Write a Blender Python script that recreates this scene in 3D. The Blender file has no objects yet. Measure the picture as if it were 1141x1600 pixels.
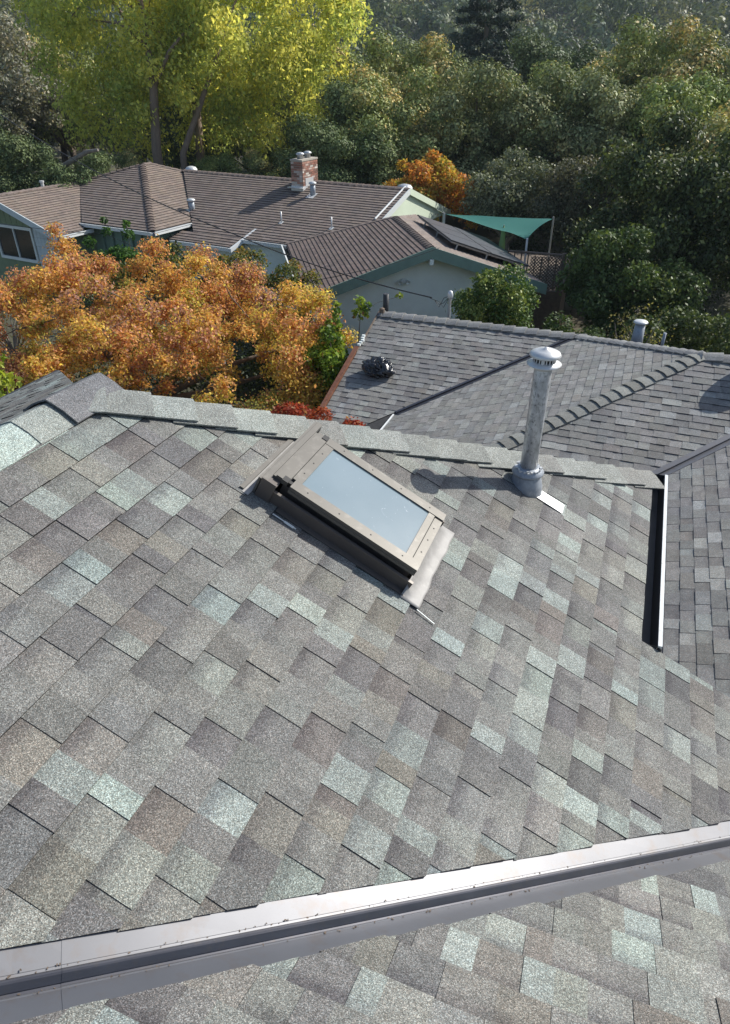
import bpy, math, random
import numpy as np
from mathutils import Vector, noise as mnoise

SC = bpy.context.scene
rnd = random.Random(7)
rng = np.random.default_rng(11)
ZC = 8.3                      # eye height above the ground; building coordinates are written relative to the eye
COL = SC.collection

# ------------------------------------------------------------------ camera, sky, sun, exposure
cam_d = bpy.data.cameras.new('camera')
cam = bpy.data.objects.new('camera', cam_d)
COL.objects.link(cam)
cam_d.sensor_fit = 'VERTICAL'
cam_d.sensor_height = 24.0
cam_d.lens = 24.0 * 1067.0 / 1600.0
cam_d.clip_start = 0.05
cam_d.clip_end = 3000
cam.location = (0, 0, ZC)
cam.rotation_euler = (math.radians(90 - 33.3), 0, math.radians(21.2))
SC.camera = cam

SUN_EL, SUN_AZ = 37.0, 40.0          # azimuth from +Y towards +X
world = bpy.data.worlds.new('World')
SC.world = world
world.use_nodes = True
wn = world.node_tree.nodes
wl = world.node_tree.links
sky = wn.new('ShaderNodeTexSky')
sky.sky_type = 'NISHITA'
sky.sun_disc = False
sky.sun_elevation = math.radians(SUN_EL)
sky.sun_rotation = math.radians(SUN_AZ)
sky.air_density = 1.0
sky.dust_density = 1.2
bg = wn['Background']
bg.inputs['Strength'].default_value = 0.115
wl.new(sky.outputs[0], bg.inputs['Color'])

sun_d = bpy.data.lights.new('sun', 'SUN')
sun_d.energy = 4.4
sun_d.angle = math.radians(0.5)
sun_d.color = (1.0, 0.965, 0.895)
sun = bpy.data.objects.new('sun', sun_d)
COL.objects.link(sun)
se, sa = math.radians(SUN_EL), math.radians(SUN_AZ)
SV = Vector((math.cos(se) * math.sin(sa), math.cos(se) * math.cos(sa), math.sin(se)))
sun.rotation_euler = SV.to_track_quat('Z', 'Y').to_euler()
sun.location = (20, 20, 40)

SC.view_settings.view_transform = 'Standard'
SC.view_settings.look = 'None'
SC.view_settings.exposure = 0.40
SC.view_settings.gamma = 1.0
SC.view_settings.use_curve_mapping = False
SC.render.engine = 'CYCLES'
SC.cycles.max_bounces = 6
SC.cycles.diffuse_bounces = 4
SC.cycles.glossy_bounces = 3
SC.cycles.transmission_bounces = 4
SC.cycles.transparent_max_bounces = 4
SC.cycles.volume_bounces = 0
SC.cycles.caustics_reflective = False
SC.cycles.caustics_refractive = False

# ------------------------------------------------------------------ frames
Y0 = math.radians(21.2)
Fv = Vector((-math.sin(Y0), math.cos(Y0), 0))     # the way the lens points, on the level
Rv = Vector((math.cos(Y0), math.sin(Y0), 0))
UP = Vector((0, 0, 1))

def W(r, f, z):
    """r metres right, f metres ahead, z metres above the ground -> building coordinates"""
    p = Rv * r + Fv * f
    return Vector((p.x, p.y, z - ZC))

def azdir(az):
    a = math.radians(az)
    return Rv * math.sin(a) + Fv * math.cos(a)

# ------------------------------------------------------------------ object helpers
ORG = {}

def tag(o, label=None, cat=None, group=None, kind=None):
    if label: o['label'] = label
    if cat: o['category'] = cat
    if group: o['group'] = group
    if kind: o['kind'] = kind
    return o

def thing(name, at, label, cat, group=None):
    o = bpy.data.objects.new(name, None)
    COL.objects.link(o)
    o.empty_display_size = 0.2
    o.location = (at[0], at[1], at[2] + ZC)
    ORG[o.name] = Vector(o.location)
    return tag(o, label, cat, group)

class MB:
    def __init__(s):
        s.v = []; s.f = []; s.t = []; s.uv = []
    def add(s, vs, fs, tint=(1, 1, 1, 0), uvs=None):
        b = len(s.v)
        s.v.extend([tuple(p) for p in vs])
        s.f.extend([tuple(i + b for i in f) for f in fs])
        s.t.extend(tint if isinstance(tint, list) else [tint] * len(vs))
        s.uv.extend(uvs if uvs else [(0.0, 0.9)] * len(vs))
        return s
    def box(s, c, x, y, z, tint=(1, 1, 1, 0)):
        """box with centre c and half-extent vectors x, y, z"""
        c, x, y, z = Vector(c), Vector(x), Vector(y), Vector(z)
        if x.cross(y).dot(z) < 0: x = -x
        vs = [c + x * a + y * b + z * d for d in (-1, 1) for b in (-1, 1) for a in (-1, 1)]
        return s.add(vs, [(0, 2, 3, 1), (4, 5, 7, 6), (0, 1, 5, 4), (2, 6, 7, 3), (0, 4, 6, 2), (1, 3, 7, 5)], tint)
    def beam(s, a, b, w, h, up=UP, tint=(1, 1, 1, 0)):
        """bar from a to b, w wide, h high (h along up)"""
        a, b = Vector(a), Vector(b)
        d = (b - a); L = d.length; d.normalize()
        sd = d.cross(Vector(up)).normalized(); u2 = sd.cross(d).normalized()
        return s.box((a + b) / 2, d * L / 2, sd * w / 2, u2 * h / 2, tint)
    def tube(s, pts, r, n=8, cap=True, tint=(1, 1, 1, 0)):
        pts = [Vector(p) for p in pts]
        rs = r if isinstance(r, (list, tuple)) else [r] * len(pts)
        vs = []; fs = []
        prev = None
        for i, p in enumerate(pts):
            d = (pts[min(i + 1, len(pts) - 1)] - pts[max(i - 1, 0)]).normalized()
            if prev is None:
                a = d.orthogonal().normalized()
            else:
                a = (prev - d * prev.dot(d))
                a = a.normalized() if a.length > 1e-6 else d.orthogonal().normalized()
            prev = a
            b = d.cross(a)
            for k in range(n):
                t = 2 * math.pi * k / n
                vs.append(p + (a * math.cos(t) + b * math.sin(t)) * rs[i])
        for i in range(len(pts) - 1):
            for k in range(n):
                k2 = (k + 1) % n
                fs.append((i * n + k, i * n + k2, (i + 1) * n + k2, (i + 1) * n + k))
        if cap:
            fs.append(tuple(range(n))[::-1]); fs.append(tuple(range((len(pts) - 1) * n, len(pts) * n)))
        return s.add(vs, fs, tint)
    def lathe(s, c, prof, n=20, axis=UP, tint=(1, 1, 1, 0), ref=None):
        c = Vector(c); ax = Vector(axis).normalized()
        a = ax.orthogonal().normalized() if ref is None else Vector(ref).normalized()
        b = ax.cross(a)
        vs = []; fs = []
        for (r, h) in prof:
            for k in range(n):
                t = 2 * math.pi * k / n
                vs.append(c + ax * h + (a * math.cos(t) + b * math.sin(t)) * max(r, 1e-4))
        m = len(prof)
        for i in range(m - 1):
            for k in range(n):
                k2 = (k + 1) % n
                fs.append((i * n + k, i * n + k2, (i + 1) * n + k2, (i + 1) * n + k))
        fs.append(tuple(range(n))[::-1]); fs.append(tuple(range((m - 1) * n, m * n)))
        return s.add(vs, fs, tint)
    def slab(s, poly, down):
        """polygon poly (top), extruded by vector down"""
        poly = [Vector(p) for p in poly]; n = len(poly); down = Vector(down)
        nn = Vector((0, 0, 0))
        for i in range(n):
            nn += poly[i].cross(poly[(i + 1) % n])
        if nn.dot(down) > 0: poly = poly[::-1]
        vs = poly + [p + down for p in poly]
        fs = [tuple(range(n)), tuple(range(2 * n - 1, n - 1, -1))]
        for i in range(n):
            j = (i + 1) % n
            fs.append((i, i + n, j + n, j))
        return s.add(vs, fs)
    def build(s, name, mat, parent=None, smooth=False, at=None):
        me = bpy.data.meshes.new(name)
        if parent is not None:
            org = ORG[parent.name]
        else:
            org = Vector((at[0], at[1], at[2] + ZC)) if at is not None else Vector((0, 0, 0))
        off = Vector((0, 0, ZC)) - org
        me.from_pydata([(p[0] + off.x, p[1] + off.y, p[2] + off.z) for p in s.v], [], s.f)
        ca = me.color_attributes.new('tint', 'FLOAT_COLOR', 'POINT')
        ca.data.foreach_set('color', np.array(s.t, dtype=np.float32).ravel())
        ul = me.uv_layers.new(name='UVMap')
        li = np.empty(len(me.loops), dtype=np.int32); me.loops.foreach_get('vertex_index', li)
        ul.data.foreach_set('uv', np.array(s.uv, dtype=np.float32)[li].ravel())
        if smooth:
            me.polygons.foreach_set('use_smooth', [True] * len(me.polygons))
        me.materials.append(mat)
        me.update()
        o = bpy.data.objects.new(name, me)
        COL.objects.link(o)
        if parent is not None:
            o.parent = parent
            ORG[o.name] = org
        else:
            o.location = org
            ORG[o.name] = org
        return o

def quads_obj(name, V, T, mat, parent=None, at=None):
    """numpy vertices (n*4,3) of separate quads with tint per vertex"""
    me = bpy.data.meshes.new(name)
    n = len(V) // 4
    if parent is not None: org = ORG[parent.name]
    else: org = Vector((at[0], at[1], at[2] + ZC)) if at is not None else Vector((0, 0, 0))
    V = V + np.array([-org.x, -org.y, ZC - org.z])
    me.vertices.add(len(V)); me.vertices.foreach_set('co', V.astype(np.float32).ravel())
    me.loops.add(n * 4); me.loops.foreach_set('vertex_index', np.arange(n * 4, dtype=np.int32))
    me.polygons.add(n)
    me.polygons.foreach_set('loop_start', np.arange(0, n * 4, 4, dtype=np.int32))
    me.polygons.foreach_set('loop_total', np.full(n, 4, dtype=np.int32))
    ca = me.color_attributes.new('tint', 'FLOAT_COLOR', 'POINT')
    ca.data.foreach_set('color', T.astype(np.float32).ravel())
    me.materials.append(mat)
    me.update(calc_edges=True)
    o = bpy.data.objects.new(name, me)
    COL.objects.link(o)
    if parent is not None: o.parent = parent
    else: o.location = org
    ORG[o.name] = org
    return o

# ------------------------------------------------------------------ materials
def new_mat(name):
    m = bpy.data.materials.new(name)
    m.use_nodes = True
    nt = m.node_tree
    return m, nt.nodes, nt.links, nt.nodes['Principled BSDF']

def node(nodes, typ, **kw):
    n = nodes.new(typ)
    for k, v in kw.items():
        if k in n.inputs: n.inputs[k].default_value = v
        else: setattr(n, k, v)
    return n

def mixc(nodes, links, a, b, fac, mode='MIX'):
    n = nodes.new('ShaderNodeMix'); n.data_type = 'RGBA'; n.blend_type = mode
    for i, x in ((6, a), (7, b), (0, fac)):
        if isinstance(x, bpy.types.NodeSocket): links.new(x, n.inputs[i])
        else: n.inputs[i].default_value = x if i == 0 or len(x) == 4 else (*x, 1)
    return n.outputs[2]

def ramp(nodes, links, src, stops):
    r = nodes.new('ShaderNodeValToRGB')
    el = r.color_ramp.elements
    while len(el) < len(stops): el.new(0.5)
    for e, (p, c) in zip(el, stops):
        e.position = p
        e.color = (*c, 1) if isinstance(c, tuple) else (c, c, c, 1)
    links.new(src, r.inputs[0])
    return r.outputs[0]

def coords(nodes):
    g = nodes.new('ShaderNodeNewGeometry')     # world position: pieces of one plane share one grain
    return g.outputs['Position']

def m_shingle(name, gr=330.0, grain=0.9, bump=0.5):
    m, N, L, P = new_mat(name)
    pos = coords(N)
    at = node(N, 'ShaderNodeAttribute', attribute_name='tint')
    uv = N.new('ShaderNodeUVMap'); uv.uv_map = 'UVMap'
    sep = N.new('ShaderNodeSeparateXYZ'); L.new(uv.outputs[0], sep.inputs[0])
    # shade band printed at the top of the exposure, ragged edge
    nz = node(N, 'ShaderNodeTexNoise', Scale=60.0, Detail=2.0); L.new(pos, nz.inputs['Vector'])
    ad = N.new('ShaderNodeMath'); ad.operation = 'MULTIPLY_ADD'
    L.new(nz.outputs[0], ad.inputs[0]); ad.inputs[1].default_value = 0.5; L.new(sep.outputs[1], ad.inputs[2])
    band = ramp(N, L, ad.outputs[0], [(0.42, 1.0), (0.72, 0.0)])
    bm = N.new('ShaderNodeMath'); bm.operation = 'MULTIPLY'
    L.new(band, bm.inputs[0]); L.new(at.outputs['Alpha'], bm.inputs[1])
    base = mixc(N, L, at.outputs['Color'], (0.52, 0.5, 0.55), 1.0, 'MULTIPLY')
    col = mixc(N, L, at.outputs['Color'], base, bm.outputs[0])
    # granules
    v1 = node(N, 'ShaderNodeTexVoronoi', Scale=gr); L.new(pos, v1.inputs['Vector'])
    s1 = N.new('ShaderNodeSeparateColor'); L.new(v1.outputs['Color'], s1.inputs[0])
    g1 = ramp(N, L, s1.outputs[0], [(0.0, 1.0 - 0.78 * grain), (0.3, 1.0 - 0.35 * grain), (0.62, 1.0), (0.85, 1.0 + 0.5 * grain), (1.0, 1.0 + 1.5 * grain)])
    n2 = node(N, 'ShaderNodeTexNoise', Scale=9.0, Detail=6.0, Roughness=0.65); L.new(pos, n2.inputs['Vector'])
    g2 = ramp(N, L, n2.outputs[0], [(0.3, 0.84), (0.7, 1.14)])
    n3 = node(N, 'ShaderNodeTexNoise', Scale=1.6, Detail=3.0); L.new(pos, n3.inputs['Vector'])
    g3_ = ramp(N, L, n3.outputs[0], [(0.32, (0.90, 0.91, 0.93)), (0.5, (1.0, 1.0, 1.0)), (0.68, (1.06, 1.05, 1.02))])
    n4 = node(N, 'ShaderNodeTexNoise', Scale=24.0, Detail=8.0, Roughness=0.75, Distortion=1.2); L.new(pos, n4.inputs['Vector'])
    g4_ = ramp(N, L, n4.outputs[0], [(0.30, (0.66, 0.64, 0.62)), (0.38, (1.0, 1.0, 1.0)), (0.70, (1.0, 1.0, 1.0)), (0.76, (1.18, 1.14, 1.06))])
    hue = ramp(N, L, s1.outputs[1], [(0.0, (1.07, 0.99, 0.92)), (0.5, (1.0, 1.0, 1.0)), (1.0, (0.93, 1.02, 1.05))])
    c = mixc(N, L, col, g1, 1.0, 'MULTIPLY')
    c = mixc(N, L, c, hue, 1.0, 'MULTIPLY')
    c = mixc(N, L, c, g2, 1.0, 'MULTIPLY')
    c = mixc(N, L, c, g3_, 1.0, 'MULTIPLY')
    c = mixc(N, L, c, g4_, 1.0, 'MULTIPLY')
    L.new(c, P.inputs['Base Color'])
    P.inputs['Roughness'].default_value = 0.85
    P.inputs['Specular IOR Level'].default_value = 0.35
    bp = node(N, 'ShaderNodeBump', Strength=bump, Distance=0.002); L.new(s1.outputs[0], bp.inputs['Height'])
    L.new(bp.outputs[0], P.inputs['Normal'])
    return m

def m_plain(name, col, rough=0.6, metal=0.0, var=0.12, scale=8.0, spec=0.5, dirt=None, bump=0.0, stretch=None):
    m, N, L, P = new_mat(name)
    pos = coords(N)
    if stretch:
        mp = N.new('ShaderNodeMapping'); mp.inputs['Scale'].default_value = stretch; L.new(pos, mp.inputs[0]); pos = mp.outputs[0]
    n1 = node(N, 'ShaderNodeTexNoise', Scale=scale, Detail=5.0, Roughness=0.6); L.new(pos, n1.inputs['Vector'])
    g = ramp(N, L, n1.outputs[0], [(0.25, 1.0 - var), (0.75, 1.0 + var)])
    c = mixc(N, L, (*col, 1), g, 1.0, 'MULTIPLY')
    if dirt:
        n2 = node(N, 'ShaderNodeTexNoise', Scale=scale * 3.1, Detail=6.0, Roughness=0.7); L.new(pos, n2.inputs['Vector'])
        k = ramp(N, L, n2.outputs[0], [(0.52, 0.0), (0.7, dirt[3])])
        c = mixc(N, L, c, (*dirt[:3], 1), k)
    L.new(c, P.inputs['Base Color'])
    P.inputs['Roughness'].default_value = rough
    P.inputs['Metallic'].default_value = metal
    P.inputs['Specular IOR Level'].default_value = spec
    if bump:
        bp = node(N, 'ShaderNodeBump', Strength=bump, Distance=0.01); L.new(n1.outputs[0], bp.inputs['Height']); L.new(bp.outputs[0], P.inputs['Normal'])
    return m

def m_leaf(name, rough=0.5, trans=0.35, tcol=(1.15, 1.1, 0.6), spec=0.5, vary=False):
    m, N, L, P = new_mat(name)
    at = node(N, 'ShaderNodeAttribute', attribute_name='tint')
    oi = N.new('ShaderNodeObjectInfo')
    vr = ramp(N, L, oi.outputs['Random'], [(0.0, (0.85, 0.90, 1.0)), (0.5, (1.45, 1.45, 1.40)), (1.0, (1.85, 1.86, 1.70))]) if vary else None
    leafc = mixc(N, L, at.outputs['Color'], vr, 1.0, 'MULTIPLY') if vary else at.outputs['Color']
    L.new(leafc, P.inputs['Base Color'])
    P.inputs['Roughness'].default_value = rough
    P.inputs['Specular IOR Level'].default_value = spec
    tr = N.new('ShaderNodeBsdfTranslucent')
    tc = mixc(N, L, leafc, (*tcol, 1), 1.0, 'MULTIPLY')
    L.new(tc, tr.inputs['Color'])
    mx = N.new('ShaderNodeMixShader'); mx.inputs[0].default_value = trans
    L.new(P.outputs[0], mx.inputs[1]); L.new(tr.outputs[0], mx.inputs[2])
    L.new(mx.outputs[0], N['Material Output'].inputs['Surface'])
    return m

M = {}
M['shingle'] = m_shingle('granule shingle', 440.0, 0.85, 0.4)
M['shingle_low'] = m_shingle('granule shingle lower', 150.0, 0.35, 0.2)
M['shingle_brown'] = m_shingle('brown shingle', 60.0, 0.25, 0.1)
M['felt'] = m_plain('roof underlay', (0.05, 0.05, 0.052), 0.9, var=0.25, scale=20)
M['felt_brown'] = m_plain('brown roof underlay', (0.07, 0.058, 0.052), 0.9, var=0.25, scale=20)
M['valley'] = m_plain('valley metal', (0.165, 0.167, 0.178), 0.5, metal=0.75, var=0.10, scale=3, spec=0.8, dirt=(0.16, 0.13, 0.11, 0.5))
M['valley_dark'] = m_plain('shade-toned valley metal', (0.10, 0.10, 0.112), 0.38, metal=0.8, var=0.10, scale=12, spec=0.3, dirt=(0.14, 0.12, 0.10, 0.35))  # same valley metal, darkened to put the rib's shaded look into its colour
M['bronze'] = m_plain('bronze anodised aluminium', (0.135, 0.126, 0.110), 0.45, metal=0.25, var=0.08, scale=6, dirt=(0.25, 0.235, 0.21, 0.4))
M['bronze_dark'] = m_plain('bronze side cladding', (0.13, 0.112, 0.10), 0.4, metal=0.2, var=0.1, scale=6)
M['black'] = m_plain('black rubber gasket', (0.012, 0.012, 0.013), 0.6)
M['lead'] = m_plain('lead apron', (0.29, 0.28, 0.268), 0.55, metal=0.0, var=0.16, scale=14, dirt=(0.42, 0.41, 0.39, 0.4), bump=0.25)
M['galv'] = m_plain('galvanised steel', (0.52, 0.54, 0.56), 0.44, metal=0.45, var=0.4, scale=22, dirt=(0.10, 0.105, 0.11, 0.9), stretch=(1, 1, 0.6), bump=.15)
M['galv_clean'] = m_plain('pale galvanised cap', (0.62, 0.63, 0.63), 0.42, metal=0.25, var=0.1, scale=20, dirt=(0.5, 0.5, 0.5, 0.5))
M['galv_blue'] = m_plain('dull flashing boot', (0.30, 0.33, 0.37), 0.5, metal=0.2, var=0.22, scale=20, dirt=(0.55, 0.56, 0.56, 0.5))
M['white_paint'] = m_plain('white painted gutter', (0.72, 0.74, 0.73), 0.45, var=0.07, scale=8, dirt=(0.45, 0.44, 0.4, 0.5))
M['gutter_dark'] = m_plain('dark gutter', (0.035, 0.037, 0.04), 0.6, var=0.2, scale=12)
M['gutter_rust'] = m_plain('rust brown rake board', (0.16, 0.06, 0.03), 0.55, var=0.3, scale=9, dirt=(0.30, 0.22, 0.16, 0.5))
M['green_trim'] = m_plain('dull green trim', (0.18, 0.27, 0.225), 0.6, var=0.12, scale=4, dirt=(0.16, 0.2, 0.17, 0.4))
M['sage_wall'] = m_plain('grey green wall', (0.80, 0.86, 0.80), 0.8, var=0.08, scale=2)
M['pale_wall'] = m_plain('pale green wall', (0.64, 0.72, 0.56), 0.8, var=0.06, scale=2)
M['olive_siding'] = m_plain('olive green siding', (0.20, 0.25, 0.15), 0.75, var=0.12, scale=5)
M['white_siding'] = m_plain('white blue siding', (0.52, 0.58, 0.60), 0.7, var=0.08, scale=5)
M['trim_white'] = m_plain('white trim', (0.68, 0.72, 0.70), 0.5, var=0.06, scale=6)
M['stucco'] = m_plain('beige stucco', (0.42, 0.38, 0.32), 0.9, var=0.1, scale=5)
M['bark'] = m_plain('brown bark', (0.13, 0.10, 0.075), 0.9, var=0.35, scale=10, bump=0.6, stretch=(1, 1, 0.3))
M['bark_grey'] = m_plain('grey bark', (0.20, 0.175, 0.15), 0.9, var=0.35, scale=12, bump=0.6, stretch=(1, 1, 0.3))
M['bark_red'] = m_plain('reddish bark', (0.20, 0.145, 0.11), 0.9, var=0.3, scale=8, bump=0.6, stretch=(1, 1, 0.3))
M['cable'] = m_plain('black cable', (0.03, 0.03, 0.032), 0.6)
M['pole'] = m_plain('galvanised pole', (0.40, 0.40, 0.39), 0.5, metal=0.3, var=0.1)
M['wood'] = m_plain('weathered wood', (0.16, 0.12, 0.09), 0.85, var=0.25, scale=10)
M['leaf'] = m_leaf('leaf', 0.55, 0.42, spec=0.25)
M['leaf_dark'] = m_leaf('tough leaf', 0.55, 0.2, (1.15, 1.15, 0.6), 0.25)
M['leaf_autumn'] = m_leaf('autumn leaf', 0.55, 0.48, (1.2, 1.1, 0.75), 0.25)
M['leaf_thin'] = m_leaf('thin yellow leaf', 0.6, 0.58, (1.2, 1.15, 0.8), 0.15)
M['leaf_wood'] = m_leaf('oak leaf', 0.55, 0.13, (1.15, 1.15, 0.6), 0.12, vary=True)
M['needle'] = m_leaf('needle', 0.6, 0.12)

def m_glass():
    m, N, L, P = new_mat('skylight glass')
    pos = coords(N)
    n1 = node(N, 'ShaderNodeTexNoise', Scale=5.0, Detail=4.0); L.new(pos, n1.inputs['Vector'])
    v = node(N, 'ShaderNodeTexVoronoi', Scale=42.0); L.new(pos, v.inputs['Vector'])
    k = ramp(N, L, v.outputs['Distance'], [(0.05, 1.0), (0.10, 0.0)])
    s = N.new('ShaderNodeSeparateColor'); L.new(v.outputs['Color'], s.inputs[0])
    k2 = ramp(N, L, s.outputs[0], [(0.72, 0.0), (0.75, 0.45)])
    kk = mixc(N, L, k, k2, 1.0, 'MULTIPLY')
    base = ramp(N, L, n1.outputs[0], [(0.3, (0.17, 0.235, 0.265)), (0.7, (0.19, 0.255, 0.285))])
    c = mixc(N, L, base, (0.7, 0.72, 0.72, 1), kk)
    n5 = node(N, 'ShaderNodeTexNoise', Scale=14.0, Detail=9.0, Roughness=0.75, Distortion=1.5); L.new(pos, n5.inputs['Vector'])
    sc_ = ramp(N, L, n5.outputs[0], [(0.64, 0.0), (0.70, 0.55)])
    c = mixc(N, L, c, (0.75, 0.78, 0.80, 1), sc_)
    rg = ramp(N, L, n1.outputs[0], [(0.35, 0.10), (0.65, 0.15)])
    L.new(rg, P.inputs['Roughness'])
    L.new(c, P.inputs['Base Color'])
    P.inputs['Roughness'].default_value = 0.12
    P.inputs['Metallic'].default_value = 0.0
    P.inputs['Specular IOR Level'].default_value = 1.0
    P.inputs['Coat Weight'].default_value = 0.6
    P.inputs['Coat Roughness'].default_value = 0.08
    return m
M['glass'] = m_glass()

def m_simple(name, col, rough, metal=0.0, spec=0.5):
    m, N, L, P = new_mat(name)
    P.inputs['Base Color'].default_value = (*col, 1); P.inputs['Roughness'].default_value = rough
    P.inputs['Metallic'].default_value = metal; P.inputs['Specular IOR Level'].default_value = spec
    return m
M['bag'] = m_simple('black plastic sack', (0.010, 0.011, 0.014), 0.22, spec=0.7)
M['window_glass'] = m_simple('dark window glass', (0.012, 0.016, 0.02), 0.08, spec=0.8)
M['panel_glass'] = m_plain('solar panel glass', (0.09, 0.09, 0.10), 0.34, var=0.12, scale=3, spec=0.8, dirt=(0.3, 0.3, 0.3, 0.25))

def m_tinted(name, rough=0.8, var=0.2, scale=30.0):
    m, N, L, P = new_mat(name)
    at = node(N, 'ShaderNodeAttribute', attribute_name='tint')
    n1 = node(N, 'ShaderNodeTexNoise', Scale=scale, Detail=4.0); L.new(coords(N), n1.inputs['Vector'])
    g = ramp(N, L, n1.outputs[0], [(0.3, 1 - var), (0.7, 1 + var)])
    L.new(mixc(N, L, at.outputs['Color'], g, 1.0, 'MULTIPLY'), P.inputs['Base Color'])
    P.inputs['Roughness'].default_value = rough
    return m
M['brick'] = m_tinted('brick')

def m_fabric():
    m, N, L, P = new_mat('green shade cloth')
    P.inputs['Base Color'].default_value = (0.035, 0.20, 0.175, 1); P.inputs['Roughness'].default_value = 0.8
    tr = N.new('ShaderNodeBsdfTranslucent'); tr.inputs[0].default_value = (0.045, 0.30, 0.26, 1)
    mx = N.new('ShaderNodeMixShader'); mx.inputs[0].default_value = 0.4
    L.new(P.outputs[0], mx.inputs[1]); L.new(tr.outputs[0], mx.inputs[2]); L.new(mx.outputs[0], N['Material Output'].inputs['Surface'])
    return m
M['fabric'] = m_fabric()

def m_ground():
    m, N, L, P = new_mat('ground soil')
    pos = coords(N)
    n1 = node(N, 'ShaderNodeTexNoise', Scale=0.25, Detail=8.0, Roughness=0.65); L.new(pos, n1.inputs['Vector'])
    c = ramp(N, L, n1.outputs[0], [(0.3, (0.035, 0.045, 0.02)), (0.5, (0.07, 0.065, 0.035)), (0.7, (0.14, 0.115, 0.07))])
    L.new(c, P.inputs['Base Color']); P.inputs['Roughness'].default_value = 0.95
    return m
M['ground'] = m_ground()

# ------------------------------------------------------------------ ground with the far hillside
def smooth(x, a, b):
    t = min(1, max(0, (x - a) / (b - a))); return t * t * (3 - 2 * t)
def ground_h(r, f):
    d = math.hypot(r, f)
    h = -3.0 * smooth(d, 45, 110) + 62.0 * smooth(d, 130, 420) + 12 * smooth(r, 40, 260) * smooth(d, 120, 300)
    if d > 60:
        h += 5.0 * smooth(d, 60, 200) * mnoise.noise(Vector((r * 0.012, f * 0.012, 3.1)))
    return h
g = MB()
NR, NF = 90, 90
rs = [math.sinh(-3.4 + 6.8 * i / NR) * 40 for i in range(NR + 1)]
fs = [math.sinh(-2.4 + 5.9 * i / NF) * 40 for i in range(NF + 1)]
vs = [W(r, f, ground_h(r, f) if f > 0 else 0.0) for f in fs for r in rs]
fc = [(j * (NR + 1) + i, j * (NR + 1) + i + 1, (j + 1) * (NR + 1) + i + 1, (j + 1) * (NR + 1) + i) for j in range(NF) for i in range(NR)]
g.add(vs, fc)
tag(g.build('ground', M['ground'], smooth=True, at=(0, 0, -ZC)), kind='structure')

# ------------------------------------------------------------------ shingle fields
def clip(poly, a, b, c):
    """keep a*s+b*d<=c of a polygon in (s,d)"""
    out = []
    n = len(poly)
    for i in range(n):
        p, q = poly[i], poly[(i + 1) % n]
        fp = a * p[0] + b * p[1] - c; fq = a * q[0] + b * q[1] - c
        if fp <= 0: out.append(p)
        if (fp < 0 < fq) or (fq < 0 < fp):
            t = fp / (fp - fq)
            out.append((p[0] + (q[0] - p[0]) * t, p[1] + (q[1] - p[1]) * t))
    return out

def frame(down, t):
    """slope falling along the level unit vector down with tangent t -> downslope, along, normal unit vectors"""
    D = (Vector(down) - UP * t).normalized()
    Nn = (Vector(down) * t + UP).normalized()
    S = Nn.cross(D).normalized()
    return D, S, Nn

def lin(h, k):
    return tuple(x * k for x in h)

GREY = [((0.174, 0.173, 0.163), 10), ((0.152, 0.149, 0.144), 8), ((0.190, 0.188, 0.177), 9), ((0.206, 0.212, 0.196), 6), ((0.186, 0.178, 0.158), 3),
        ((0.238, 0.260, 0.243), 6), ((0.262, 0.295, 0.276), 3), ((0.168, 0.156, 0.143), 3), ((0.130, 0.127, 0.126), 3)]
LOW = [((0.190, 0.187, 0.182), 9), ((0.206, 0.203, 0.198), 8), ((0.230, 0.228, 0.222), 5), ((0.272, 0.277, 0.268), 3), ((0.186, 0.176, 0.168), 3), ((0.168, 0.163, 0.160), 4)]
LOWE = [((0.210, 0.208, 0.200), 9), ((0.228, 0.226, 0.217), 8), ((0.252, 0.252, 0.242), 4), ((0.280, 0.285, 0.275), 1), ((0.192, 0.188, 0.18), 3)]
BROWN = [((0.190, 0.152, 0.134), 8), ((0.198, 0.160, 0.142), 8), ((0.182, 0.145, 0.128), 6), ((0.205, 0.167, 0.148), 3)]

def pick(pal, r):
    tot = sum(w for _, w in pal); x = r.random() * tot
    for c, w in pal:
        x -= w
        if x <= 0: return c
    return pal[0][0]

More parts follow.
